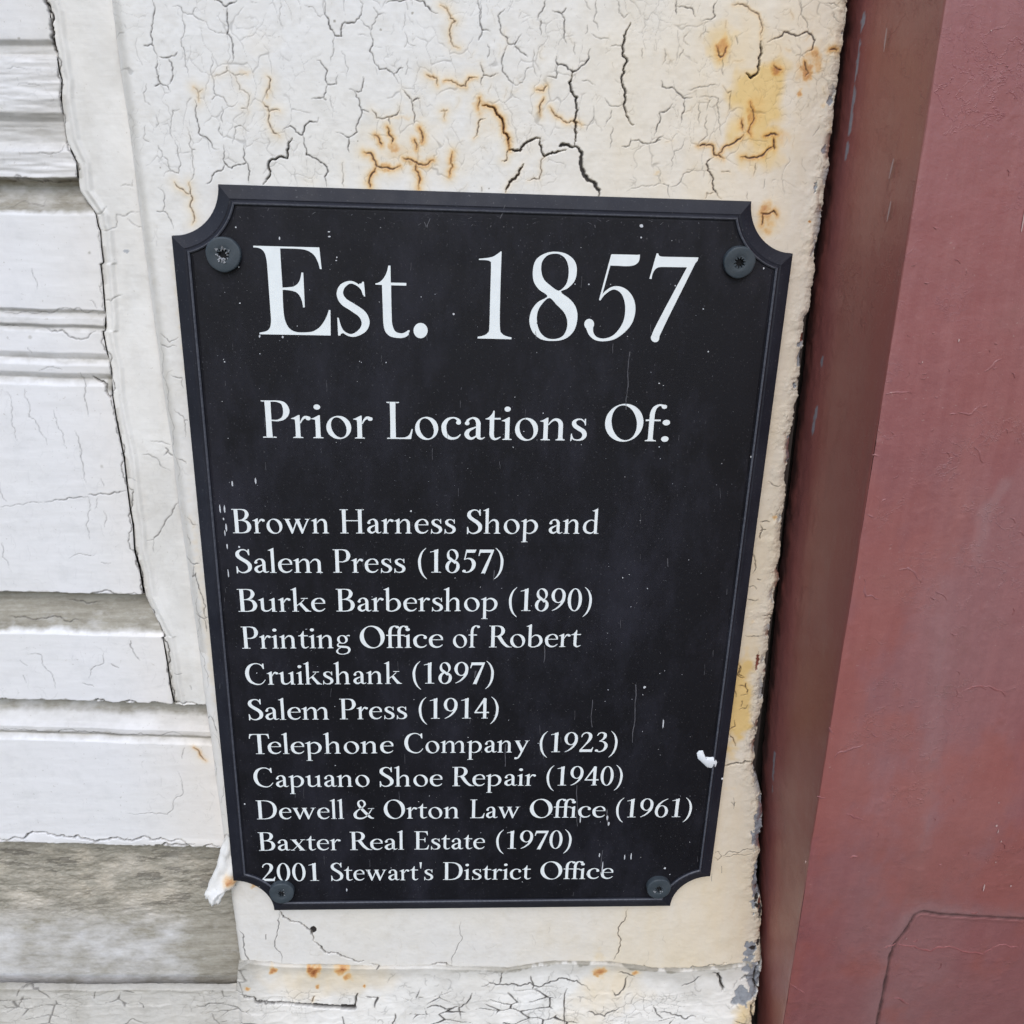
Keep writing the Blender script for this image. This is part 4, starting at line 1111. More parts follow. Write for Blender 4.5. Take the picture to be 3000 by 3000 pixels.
# stroke-drawn small letters: units, capital height 100, baseline 0
def catmull(pts, n=6):
    p = [np.array(q, float) for q in pts]; out = []
    for i in range(len(p) - 1):
        a = p[max(i - 1, 0)]; b = p[i]; c = p[i + 1]; d = p[min(i + 2, len(p) - 1)]
        for k in range(n):
            t = k / n
            out.append(.5 * (2 * b + (c - a) * t + (2 * a - 5 * b + 4 * c - d) * t * t + (3 * b - a - 3 * c + d) * t ** 3))
    out.append(p[-1]); return out
def S_(*pts):        # smooth stroke with a width at every point
    q = catmull([(p[0], p[1], p[2] * .91) for p in pts]); L = []; R = []
    for i, c in enumerate(q):
        d = q[min(i + 1, len(q) - 1)][:2] - q[max(i - 1, 0)][:2]
        d = d / (np.hypot(*d) + 1e-9); nn = np.array([-d[1], d[0]]) * max(c[2], .8) / 2
        L.append(c[:2] + nn); R.append(c[:2] - nn)
    return ('strip', L, R)
def O_(cx, cy, rx, ry, w, t, tilt=0):   # bowl ring: heavy sides w, thin top t
    L = []; R = []
    for k in range(40):
        a = 2 * math.pi * k / 40
        L.append(np.array([cx + rx * math.cos(a), cy + ry * math.sin(a)]))
        b = a + rad(tilt)
        x, y = (rx - w) * math.cos(a), (ry - t) * math.sin(a)
        R.append(np.array([cx + x * math.cos(rad(tilt)) - y * math.sin(rad(tilt)), cy + x * math.sin(rad(tilt)) + y * math.cos(rad(tilt))]))
    return ('ring', L, R)
def D_(cx, cy, r):
    return ('poly', [[(cx + r * math.cos(2 * math.pi * k / 20), cy + r * math.sin(2 * math.pi * k / 20)) for k in range(20)]])
def Pg(s):
    return ('poly', [smooth_closed(parse(s))])
def V_(x, y0, y1, w=13, bl=6.5, br=6.5, tl=6.5, tr=6.5, t=2.6, k=8):
    """upright with bracketed serifs; bl, br, tl, tr = serif lengths, 0 for none"""
    x += w * .04; w *= .92
    p = []
    if bl: p += [(x, y0 + k, 0), (x - bl * .35, y0 + t + 1.2, 0), (x - bl, y0 + t, 1), (x - bl, y0, 1)]
    else: p += [(x, y0, 1)]
    if br: p += [(x + w + br, y0, 1), (x + w + br, y0 + t, 1), (x + w + br * .35, y0 + t + 1.2, 0), (x + w, y0 + k, 0)]
    else: p += [(x + w, y0, 1)]
    if tr: p += [(x + w, y1 - k, 0), (x + w + tr * .35, y1 - t - 1.2, 0), (x + w + tr, y1 - t, 1), (x + w + tr, y1, 1)]
    else: p += [(x + w, y1, 1)]
    if tl: p += [(x - tl, y1, 1), (x - tl, y1 - t, 1), (x - tl * .35, y1 - t - 1.2, 0), (x, y1 - k, 0)]
    else: p += [(x, y1, 1)]
    return ('poly', [smooth_closed([(a, b, bool(c)) for a, b, c in p])])
def F_(x, y0, y1, w=11, bl=5.5, br=5.5, fl=8):
    """small-letter upright with a slanted flag serif on top"""
    x += w * .04; w *= .92
    p = []
    if bl: p += [(x, y0 + 7, 0), (x - bl * .35, y0 + 3.4, 0), (x - bl, y0 + 2.3, 1), (x - bl, y0, 1)]
    else: p += [(x, y0, 1)]
    if br: p += [(x + w + br, y0, 1), (x + w + br, y0 + 2.3, 1), (x + w + br * .35, y0 + 3.4, 0), (x + w, y0 + 7, 0)]
    else: p += [(x + w, y0, 1)]
    p += [(x + w, y1 + 2, 1), (x + w - 2.5, y1 + 2, 1), (x - fl * .4, y1 - 5, 0), (x - fl, y1 - 6.6, 1), (x - fl, y1 - 8.4, 1), (x - 1.5, y1 - 10, 0), (x, y1 - 14, 0)]
    return ('poly', [smooth_closed([(a, b, bool(c)) for a, b, c in p])])
def arch(x):         # shoulder and right leg of n, m, h
    return [S_((x + 9, 42, 2.5), (x + 15, 51, 4), (x + 23, 57, 6.5), (x + 31.5, 55, 9.5), (x + 36.5, 47, 11), (x + 37.5, 36, 11), (x + 37.5, 7, 11)),
            V_(x + 32, 0, 12, 11, 5.5, 5.5, 0, 0, 2.3, 7)]

G = {}
G['i'] = (27, [F_(8, 0, 60), D_(13, 84, 7)])
G['l'] = (27, [F_(8, 0, 104)])
G['n'] = (65, [F_(8, 0, 60)] + arch(10))
G['m'] = (100, [F_(8, 0, 60)] + arch(10) + arch(46))
G['h'] = (65, [F_(8, 0, 104)] + arch(10))
G['r'] = (42, [F_(8, 0, 60), S_((19, 40, 2.5), (24, 51, 4.5), (30, 56.5, 8), (35.5, 54, 9.5)), D_(36, 53.5, 5.2)])
G['u'] = (63, [F_(7, 18, 59, 11, 0, 0), S_((12.5, 22, 11), (13, 12, 10.5), (18, 4.5, 8.5), (27, 3, 6), (36, 8, 4), (43, 17, 2.5)), F_(42, 0, 59, 11, 0, 5.5)])
G['o'] = (60, [O_(30, 29.5, 26, 31.5, 10.5, 3.6, 12)])
G['e'] = (51, [S_((45, 36, 4), (44.5, 45, 8), (39, 55, 7), (29, 59.3, 4), (17, 54, 7.5), (9.5, 42, 11), (8.8, 28, 12), (12, 14, 11.5), (20, 5, 9.5), (29, 2.5, 7), (39, 5.5, 5), (47, 14, 2.4)), S_((11, 36.5, 3.4), (28, 36.5, 3.4), (48.5, 36.5, 3.4))])
G['c'] = (50, [S_((43, 46, 9), (41, 53, 7.5), (31, 59.2, 4.2), (18, 55, 7.5), (9.8, 42, 11.5), (8.8, 28, 12), (12, 14, 11.5), (20, 5, 9.5), (29, 2.5, 7), (39, 5.5, 5), (46, 14, 2.4)), D_(41.5, 46, 5.6)])
G['a'] = (51, [S_((10, 45, 8), (13, 53, 6), (22, 59, 4.5), (31, 56, 8.5), (35.5, 47, 11), (36, 36, 11), (36, 12, 11), (38.5, 4.5, 8), (44, 2.5, 4.5), (51, 7, 2)), D_(10.8, 44.5, 5.2),
    S_((35, 36, 3), (25, 31.5, 5), (13.5, 24, 9.5), (10, 14, 11.5), (15, 5, 9.5), (23, 3.5, 6.5), (34, 12, 3))])
G['s'] = (45, [S_((38.5, 43, 2), (36, 51, 3.2), (29, 57.8, 3.8), (20, 58, 5), (12.5, 51, 9.5), (14.5, 41, 11.5), (24, 33, 12), (34.5, 25, 12), (37.5, 14, 11), (32, 4.5, 7.5), (22, 1.3, 4), (12, 4.5, 3.6), (7.5, 17, 2)),
    Pg("36,60c 39,60c 39.5,42c 37,42c"), Pg("6.5,18.5c 9,18.5c 10,6c 7.5,-1.5c 5.5,-1.5c")])
G['t'] = (37, [S_((15.5, 57, 11), (15.5, 30, 11), (15.5, 14, 11), (18.5, 5, 9), (25, 2, 6), (36, 8, 2.2)), Pg("10,55c 10,60c 1,58c 1,56c"), Pg("1,56c 1,57.5c 9,62 16,72 18,79c 21,79c 21,55c"), Pg("20,60c 35,60c 35,55.5c 20,55.5c")])
G['f'] = (34, [S_((14.5, 5, 11), (14.5, 60, 11), (15, 78, 11), (19, 92, 9), (28, 99.5, 5.5), (37, 97, 7)), D_(38, 95, 5.6), Pg("2,60c 33,60c 33,55.5c 2,55.5c"), V_(9, 0, 12, 11, 6, 7, 0, 0, 2.3, 7)])
G['b'] = (62, [F_(7, 6, 104, 11, 0, 0), S_((12, 8, 8), (16, 3, 6), (27, 1, 4.5), (42, 8, 8), (50.5, 22, 11), (50.5, 37, 11.5), (44, 51, 9.5), (33, 56, 6), (24, 52, 4), (16, 42, 2.5))])
G['d'] = (63, [F_(41, 0, 104, 11, 0, 6), S_((43, 12, 2.5), (35, 4, 5), (26, 3, 8), (14, 10, 10.5), (9, 26, 11.5), (12, 43, 9.5), (22, 54.5, 6), (33, 58, 4), (43, 52, 4))])
G['p'] = (63, [F_(8, -36, 60), S_((17, 46, 2.5), (25, 54, 4.5), (35, 56, 7.5), (46, 48, 10.5), (51.5, 33, 11.5), (48, 15, 9.5), (38, 4, 6), (28, 1, 4), (16, 5, 4))])
G['g'] = (55, [O_(25, 40, 18.5, 19.5, 8.5, 3.2, 8), S_((39, 55, 3), (45, 58, 5), (51, 57, 6)), S_((14, 24, 3), (8, 16, 6), (12, 8, 8.5), (26, 6, 10), (42, 3, 10), (48, -8, 9), (42, -22, 6), (27, -28, 3.6), (12, -26, 5), (5, -16, 7.5), (9, -5, 4.5), (18, 2, 3))])
G['k'] = (62, [F_(8, 0, 104), S_((18, 26, 3.5), (30, 38, 3.2), (43, 53, 3.2)), V_(40, 55.2, 60, 6, 0, 0, 8, 9, 2.4, 2), Pg("25,34c 33,41c 50,14 60,3c 64,2.3c 64,0c 46,0c")])
G['w'] = (91, [Pg("0,60c 23,60c 23,57.8c 18,56c 30,16c 45,60c 49,60c 29,-1.5c 25.5,-1.5c 6,55 0,57.8c"), Pg("36,60c 57,60c 57,57.8c 52,56c 63,16c 78,56c 71,57.8c 71,60c 90,60c 90,57.8c 83,55 62,-1.5c 58.5,-1.5c 40,55 36,57.8c")])
G['x'] = (59, [Pg("2,60c 26,60c 26,57.8c 22,56.5c 52,4 58,2.3c 58,0c 33,0c 33,2.3c 37,3.5c 8,56 2,57.8c"), S_((9, 1.5, 3), (30, 29, 3.4), (48, 58, 3)), V_(7, 0, 4.6, 4, 6, 6, 0, 0, 2.3, 2), V_(46, 55.4, 60, 4, 0, 0, 7, 7, 2.3, 2)])
G['y'] = (57, [Pg("0,60c 24,60c 24,57.8c 19,56c 34,20c 48,56c 42,57.8c 42,60c 59,60c 59,57.8c 53,55 30,-8 22,-26c 15,-26c 27,2c 6,55 0,57.8c"), S_((24, -14, 4), (17, -28, 7), (8, -31, 8)), D_(8.5, -30, 5.5)])
G['B'] = (70, [V_(11, 0, 100, 13.5, 7.5, 0, 7.5, 0), S_((20, 98, 3.6), (36, 98.3, 4), (49, 93, 9), (53.5, 78, 13.5), (47, 62, 10), (34, 54.5, 4.5), (22, 53.5, 3.6)), S_((22, 53.3, 3.6), (38, 53, 4.5), (53, 46, 10.5), (59, 28, 14.5), (53, 9.5, 10.5), (38, 2.2, 4.4), (20, 1.9, 3.8))])
G['P'] = (64, [V_(11, 0, 100, 13.5, 7.5, 8.5, 7.5, 0), S_((20, 98, 3.6), (36, 98.3, 4), (50, 92, 10), (55.5, 73, 14.5), (50, 55, 10), (37, 47, 4.8), (22, 47.5, 3.2))])
G['R'] = (74, [V_(11, 0, 100, 13.5, 7.5, 8, 7.5, 0), S_((20, 98, 3.6), (34, 98.3, 4), (47, 92.5, 9.5), (52.5, 76, 14), (47, 59, 10), (34, 51.5, 4.5), (22, 50.5, 3.6)), Pg("30,52c 45,53c 60,22 74,5 84,2.4c 84,0c 66,0c 50,16 36,42")])
G['D'] = (85, [V_(11, 0, 100, 13.5, 7.5, 0, 7.5, 0), S_((20, 98, 3.6), (36, 98, 4), (55, 93, 7), (69, 77, 12), (73.5, 51, 14.5), (68, 24, 12), (54, 8, 8), (36, 2.2, 4.4), (20, 1.9, 3.8))])
G['E'] = (64, [V_(11, 0, 100, 13.5, 7.5, 0, 7.5, 0), Pg("20,100c 56,100c 57.5,78c 54.5,78c 51,90 42,95.5 24,96c"), Pg("22,53.5c 36,53 43,50 45,40c 47.5,40c 47.5,65c 45,65c 43.5,57.5 37,56.6 22,56.6c"), Pg("20,0c 58,0c 62,25c 59,25c 54,11 44,4.5 24,4.2c")])
G['L'] = (63, [V_(11, 0, 100, 13.5, 7.5, 0, 7.5, 8), Pg("20,0c 58,0c 62,27c 59,27c 54,12 44,4.5 24,4.2c")])
G['H'] = (88, [V_(11, 0, 100, 13.5, 7.5, 7.5, 7.5, 7.5), V_(63, 0, 100, 13.5, 7.5, 7.5, 7.5, 7.5), Pg("22,51c 22,55c 66,55c 66,51c")])
G['T'] = (70, [V_(29.5, 0, 98, 13.5, 8.5, 8.5, 0, 0), Pg("4,100c 68.5,100c 70,77c 67,77c 64,90 57,95.8 44,96c 28,96c 15,95.8 8,90 5,77c 2,77c")])
G['O'] = (88, [O_(44, 50, 39.5, 52, 13.5, 4, 8)])
G['C'] = (80, [S_((69, 77, 2.4), (64, 89, 4), (52, 98, 4.2), (36, 98, 6), (20, 86, 11.5), (11.8, 64, 14.5), (12, 40, 14.8), (20, 17, 12), (36, 4, 7.5), (52, 1.5, 5), (64, 8, 4), (74, 23, 2.6)), Pg("67.5,99c 71,99c 72,74c 69,74c 64,88")])
G['S'] = (57, [S_((47, 77, 2.4), (44, 88, 4), (36, 97.3, 4.4), (24, 98, 6), (12.5, 88, 11.5), (12, 73, 14), (22, 60.5, 14.5), (38, 47, 15), (47.5, 32, 14.5), (46, 14, 12), (34, 3, 7.5), (21, 1.5, 4.6), (10, 11, 4), (6, 26, 2.4)),
    Pg("45.5,101c 48.5,101c 49,75c 46,75c 43,88"), Pg("5,28c 8,28c 11,12 8,-2c 5,-2c")])
G['1'] = (50, [V_(20, 0, 98, 12.5, 9, 9, 0, 0, 2.6, 8), Pg("8,87c 8,90c 22,95 29,101c 32.5,101c 32.5,84c 24,89 16,89")])
G['0'] = (52, [O_(26, 49.5, 22.5, 51.5, 10, 3.6, 0)])
G['2'] = (52, [S_((9, 76, 3), (12, 89, 5), (23, 98, 5.5), (35, 92, 10.5), (38.5, 76, 12.5), (33, 56, 9.5), (22, 36, 5.5), (9, 14, 5), (5, 8, 4)), Pg("4,10c 8,13c 30,13 42,13.5 47,24c 49.5,24c 46,0c 4,0c")])
G['3'] = (50, [S_((9, 82, 2.6), (14, 93, 5), (24, 98, 5.6), (34, 91, 10), (34.5, 76, 11), (27, 62, 6), (17, 55, 3.2)), S_((17, 55, 3.2), (30, 52, 6.5), (39, 40, 11), (39.5, 24, 11.5), (32, 8, 8), (20, 1, 5), (8, 5, 6.5)), D_(9, 7, 5.5)])
G['4'] = (53, [V_(30, 0, 98, 11.5, 5, 5, 0, 0, 2.4, 6), Pg("2,26c 2,30c 33,100c 38,100c 38,93c 8,32c 50,32c 50,26c")])
G['5'] = (50, [Pg("15,99c 46,99c 41,86c 17,86c 12,56c 8.5,55c"), S_((10, 57, 2.4), (20, 61, 5), (31, 57, 9.5), (38, 43, 12.5), (37, 24, 12), (29, 8, 8), (17, 1, 5), (7, 5, 7)), D_(9, 6.5, 5.5)])
G['6'] = (52, [O_(26, 31, 22.5, 33, 10, 3.8, 0), S_((8.5, 34, 10), (10, 52, 9.5), (18, 72, 8), (31, 89, 5.5), (45, 99, 2.6))])
G['7'] = (50, [Pg("6,99c 49,99c 49,96c 24,0 21,-3 14,-3 13,2 40,86c 12,86c 8,84 5,72c 2,72c")])
G['8'] = (52, [O_(26, 75, 17.5, 26, 8, 3.8, 12), O_(26, 26, 21.5, 28.5, 10, 3.8, -6), Pg("12,62c 20,66c 40,42c 32,38c")])
G['9'] = (52, [O_(26, 68.5, 22.5, 33, 10, 3.8, 0), S_((43.5, 65, 10), (42, 48, 9.5), (34, 28, 8), (21, 11, 5.5), (7, 1, 2.6))])
G['('] = (32, [S_((28, 106, 1.6), (16, 88, 5.5), (9, 62, 8.5), (8, 40, 9), (11, 12, 8), (19, -12, 5.5), (30, -28, 1.6))])
G[')'] = (32, [S_((4, 106, 1.6), (16, 88, 5.5), (23, 62, 8.5), (24, 40, 9), (21, 12, 8), (13, -12, 5.5), (2, -28, 1.6))])
G[':'] = (22, [D_(11, 6.5, 7.8), D_(11, 52, 7.8)])
G['.'] = (22, [D_(11, 6.5, 7.8)])
G["'"] = (18, [Pg("4.5,101c 14,101c 11,66c 7.5,66c")])
G['&'] = (84, [S_((76, 54, 3), (66, 33, 4.5), (50, 10, 6), (31, 1.5, 8.5), (13, 7, 12), (9, 26, 13.5), (20, 45, 7), (38, 60, 5), (48, 76, 8.5), (44, 92, 8), (34, 98, 5), (24, 90, 7.5), (24, 74, 10.5), (36, 52, 12.5), (54, 26, 13.5), (70, 6, 10), (82, 2, 4)), Pg("60,53.5c 84,53.5c 84,56c 60,56c")])

def word_into(g, text, a, b, y0, y1, capmm):
    """write a word between two measured ends; a, b pixel x; y0, y1 pixel baseline"""
    A = at_plaque(a, y0); B = at_plaque(b, y1)
    adv = 0; pen = []
    for i, ch in enumerate(text):
        pen.append(adv); adv += G[ch][0]
        if text[i:i + 2] in ('ff', 'fi'): adv -= 5
        if text[i:i + 2] == 'Te': adv -= 10
        if text[i:i + 2] == 'Of': adv -= 2
    # ink bounds
    lo = 1e9; hi = -1e9
    for ch, px in zip(text, pen):
        for kind, *d in G[ch][1]:
            for lp in (d[0] if kind == 'poly' else d):
                for p in lp: lo = min(lo, px + p[0]); hi = max(hi, px + p[0])
    sx = (B[0] - A[0]) / (hi - lo); sz = capmm / 100
    def T(p, px): 
        X_ = A[0] + (px + p[0] - lo) * sx
        return (X_, A[1] + (B[1] - A[1]) * (X_ - A[0]) / (B[0] - A[0]) + p[1] * sz)
    for ch, px in zip(text, pen):
        for kind, *d in G[ch][1]:
            if kind == 'poly': g.poly([[T(p, px) for p in lp] for lp in d[0]])
            else: g.strip([T(p, px) for p in d[0]], [T(p, px) for p in d[1]], kind == 'ring')

def line(label, words, yl, yr, cap):
    g = Glyphs()
    x0, x1 = words[0][1], words[-1][2]
    for t, a, b in words:
        f = lambda x: yl + (yr - yl) * (x - x0) / (x1 - x0)
        word_into(g, t, a, b, f(a), f(b), cap)
    g.build('text_line', label)

CAP = at_plaque(1400, 1492)[1] - at_plaque(1400, 1562)[1]
CAP2 = at_plaque(790, 1173)[1] - at_plaque(790, 1282)[1]
line('line reading Prior Locations Of:', [('Prior', 771, 1093), ('Locations', 1134, 1718), ('Of:', 1769, 1958)], 1282, 1293, CAP2)
line('line reading Brown Harness Shop and', [('Brown', 683, 964), ('Harness', 997, 1335), ('Shop', 1368, 1575), ('and', 1607, 1753)], 1562, 1563.5, CAP)
line('line reading Salem Press (1857)', [('Salem', 694, 946), ('Press', 977, 1188), ('(1857)', 1225, 1474)], 1678, 1677, CAP)
line('line reading Burke Barbershop (1890)', [('Burke', 699, 954), ('Barbershop', 986, 1457), ('(1890)', 1490, 1732)], 1792, 1789, CAP)
line('line reading Printing Office of Robert', [('Printing', 710, 1027), ('Office', 1055, 1298), ('of', 1327, 1405), ('Robert', 1432, 1701)], 1900, 1895, CAP)
line('line reading Cruikshank (1897)', [('Cruikshank', 721, 1178), ('(1897)', 1209, 1446)], 2006, 2001, CAP)
line('line reading Salem Press (1914)', [('Salem', 730, 964), ('Press', 996, 1193), ('(1914)', 1227, 1460)], 2109, 2104, CAP)
line('line reading Telephone Company (1923)', [('Telephone', 733, 1153), ('Company', 1185, 1550), ('(1923)', 1580, 1807)], 2209, 2202, CAP)
line('line reading Capuano Shoe Repair (1940)', [('Capuano', 745, 1083), ('Shoe', 1113, 1296), ('Repair', 1325, 1569), ('(1940)', 1600, 1822)], 2306, 2300, CAP)
line('line reading Dewell & Orton Law Office (1961)', [('Dewell', 753, 1008), ('&', 1036, 1097), ('Orton', 1125, 1344), ('Law', 1377, 1523), ('Office', 1551, 1772), ('(1961)', 1803, 2024)], 2400, 2393, CAP)
line('line reading Baxter Real Estate (1970)', [('Baxter', 759, 999), ('Real', 1026, 1184), ('Estate', 1214, 1420), ('(1970)', 1453, 1673)], 2492, 2485, CAP)
line("line reading 2001 Stewart's District Office", [('2001', 768, 935), ("Stewart's", 971, 1269), ('District', 1298, 1555), ('Office', 1582, 1795)], 2581, 2574, CAP)

# the large heading, outlined letter by letter from enlarged views
g = Glyphs()
def big(ox, oy, sc, *loops):
    g.poly([[tuple(at_plaque(ox + x / sc, oy + y / sc)) for x, y in smooth_closed(parse(s))] for s in loops])
def bigstroke(ox, oy, sc, *pts):
    kind, L, R = S_(*pts)
    g.strip([tuple(at_plaque(ox + p[0] / sc, oy + p[1] / sc)) for p in L], [tuple(at_plaque(ox + p[0] / sc, oy + p[1] / sc)) for p in R])
big(450, 500, 2.415, "705,531c 1172,543c 1189,697c 1176,695c 1162,645 1135,597 1090,566 1030,554 895,550c 903,690c 912,827c 950,825 995,817 1030,785 1046,720c 1059,722c 1070,966c 1058,968c 1044,905 1012,862 965,847 913,843c 917,960 928,1050 958,1112 1005,1140 1070,1144 1130,1136 1180,1102 1218,1045 1240,985c 1251,987c 1253,1166c 750,1157c 750,1145c 800,1134 824,1108 831,1060 826,980 806,700 798,625 782,575 750,549 706,543c")
# s
bigstroke(450, 500, 2.415, (1485, 880, 8), (1470, 835, 14), (1430, 800, 18), (1385, 790, 22), (1335, 820, 42), (1318, 872, 50), (1345, 925, 58), (1410, 968, 60), (1475, 1015, 62), (1500, 1070, 62), (1485, 1120, 52), (1440, 1155, 34), (1395, 1165, 20), (1350, 1145, 16), (1318, 1100, 10), (1304, 1045, 6))
big(450, 500, 2.415, "1488,786c 1476,786c 1470,797 1455,800 1452,806c 1480,845 1487,890c 1497,890c")
big(450, 500, 2.415, "1300,1040c 1310,1040c 1325,1095 1345,1135 1355,1150c 1330,1152 1322,1166c 1306,1166c")
# t
big(450, 500, 2.415, "1660,672c 1676,672c 1678,792c 1788,794c 1788,813c 1680,811c 1685,1040 1692,1100 1712,1138 1745,1150 1775,1146 1800,1128c 1812,1130c 1800,1165 1765,1182 1725,1183 1675,1172 1640,1138 1626,1080 1622,980 1616,808c 1570,806c 1570,797c 1610,780 1645,730")
big(450, 500, 2.415, " ".join(f"{1889 + 50 * math.cos(a):.1f},{1131 + 54 * math.sin(a):.1f}" for a in np.linspace(0, 2 * math.pi, 12, endpoint=False)))
# 1
big(1200, 500, 1.61, "327,415c 385,408 415,392 428,381c 434,381c 427,600 426,740 436,768 455,780 480,786c 480,795c 321,791c 321,783c 350,777 368,765 376,740 380,600 384,450 380,428 360,422 327,421c")
# 8
def ell(cx, cy, rx, ry, tilt=0, n=20):
    t = rad(tilt)
    return " ".join(f"{cx + rx * math.cos(a) * math.cos(t) - ry * math.sin(a) * math.sin(t):.1f},{cy + rx * math.cos(a) * math.sin(t) + ry * math.sin(a) * math.cos(t):.1f}" for a in np.linspace(0, 2 * math.pi, n, endpoint=False))
big(1200, 500, 1.61, "688,382 740,393 778,425 789,470 778,520 745,555 714,572 760,610 786,650 791,700 775,755 735,792 680,803 620,795 580,760 565,710 575,660 605,620 650,592 610,560 585,520 582,465 598,418 640,390",
    "686,391 650,400 625,430 621,470 632,510 662,540 703,566 735,540 748,505 750,460 738,420 715,398",
    "659,600 622,632 603,670 601,715 615,760 645,788 685,794 722,780 741,745 743,705 728,668 695,634")
# 5
big(1200, 500, 1.61, "953,394c 1075,397c 1086,395c 1082,425 1065,443 1035,450 990,449c 936,447c")
bigstroke(1200, 500, 1.61, (955, 398, 11), (930, 490, 10), (897, 611, 9))
bigstroke(1200, 500, 1.61, (899, 610, 4), (920, 578, 12), (962, 553, 16), (1005, 566, 32), (1033, 605, 48), (1041, 655, 53), (1030, 710, 46), (1000, 755, 32), (960, 787, 20), (915, 798, 14), (878, 791, 18), (856, 768, 26), (848, 735, 38))
big(1200, 500, 1.61, ell(847, 724, 23, 25))
# 7
big(1200, 500, 1.61, "1165,390c 1173,390c 1180,403 1205,406c 1362,409c 1358,425c 1330,456c 1190,454c 1164,460 1148,482 1141,511c 1131,509c")
bigstroke(1200, 500, 1.61, (1342, 420, 27), (1290, 520, 32), (1215, 665, 37), (1170, 755, 40), (1159, 782, 39))
big(1200, 500, 1.61, ell(1158, 788, 20, 21))
g.build('text_line', 'large heading reading Est. 1857')

# ---------------------------------------------------------------- screws
def screw(px, py, r, hgt, worn, rot, tilt=(0, 0)):
    c = at_plaque(px, py, PANEL_Y - hgt)
    e = empty('screw'); e.parent = plaque; e.location = (c[0], PANEL_Y, c[1]); e.rotation_euler = (rad(tilt[0]), 0, rad(tilt[1]))
    n = 40
    prof = [(r * 1.0, .0), (r * 1.0, -hgt * .80), (r * .985, -hgt * .90), (r * .94, -hgt * .97), (r * .88, -hgt), (r * .60, -hgt * 1.015), (r * .44, -hgt * 1.01), (r * .41, -hgt * .98)]
    vs = []; fs = []
    for rr, y in prof:
        for k in range(n):
            a = 2 * math.pi * k / n
            q = rr * (1 + .012 * math.sin(3 * a + rot) + .008 * math.sin(7 * a))
            vs.append((q * math.cos(a), y + .00008 * math.sin(2 * a + rot) * (rr < r * .95), q * math.sin(a)))
    for i in range(len(prof) - 1):
        for k in range(n):
            j = (k + 1) % n
            fs.append((i * n + k, i * n + j, (i + 1) * n + j, (i + 1) * n + k))
    # star socket: recessed splined hole
    base = len(vs); m = 10
    star = []
    for k in range(4 * m):
        a = 2 * math.pi * k / (4 * m)
        star.append(r * (.30 + (.07 if (k % 4) in (0, 1) else -.06) + rng.uniform(-.02, .02)))
    for dep in (-hgt * .98, -hgt * .35):
        for k in range(4 * m):
            a = 2 * math.pi * k / (4 * m) + rot
            vs.append((star[k] * math.cos(a), dep, star[k] * math.sin(a)))
    b0 = 7 * n
    for k in range(n):
        j = (k + 1) % n
        fs.append((b0 + k, b0 + j, base + j, base + k))
        fs.append((base + k, base + j, base + 40 + j, base + 40 + k))
    h = poly_mesh('screw_head', vs, fs, M['screw'], e, True)
    for pl in h.data.polygons: pl.use_smooth = pl.index < 7 * n
    vs = [(r * .40 * math.cos(2 * math.pi * k / 24), -hgt * .36, r * .40 * math.sin(2 * math.pi * k / 24)) for k in range(24)]
    poly_mesh('socket_floor', vs, [tuple(range(24))], M['hole'], e)
    if worn:
        g_ = []; f_ = []
        for k in range(worn):
            a = rng.uniform(0, 6.28); q = r * rng.uniform(.22, .46); s = r * rng.uniform(.03, .09); w = r * .035
            t = a + rng.uniform(-1, 1); cx, cz = q * math.cos(a), q * math.sin(a)
            b = len(g_); y = -hgt * rng.uniform(.9, 1.09)
            for sx, sz, dy in ((-s, -w, 0), (s, -w, -.0002), (s, w, -.0003), (-s, w, 0)):
                g_.append((cx + sx * math.cos(t) - sz * math.sin(t), y + dy - .0001, cz + sx * math.sin(t) + sz * math.cos(t)))
            f_.append((b, b + 1, b + 2, b + 3))
        o = poly_mesh('plastic_burrs', g_, f_, M['worn'], e); o['kind'] = 'stuff'
    return e
tag(screw(653, 746, .00545, .0019, 34, .2, (0, 0)), 'screw at the upper left with chewed socket')
sB = tag(screw(2169, 768, .0051, .0024, 0, .1, (4, -3)), 'raised screw at the upper right')
tag(screw(824, 2620, .0050, .0026, 4, .4, (-3, 2)), 'screw at the lower left under the 2001')
tag(screw(1931, 2606, .0051, .0024, 7, .3), 'screw at the lower right')

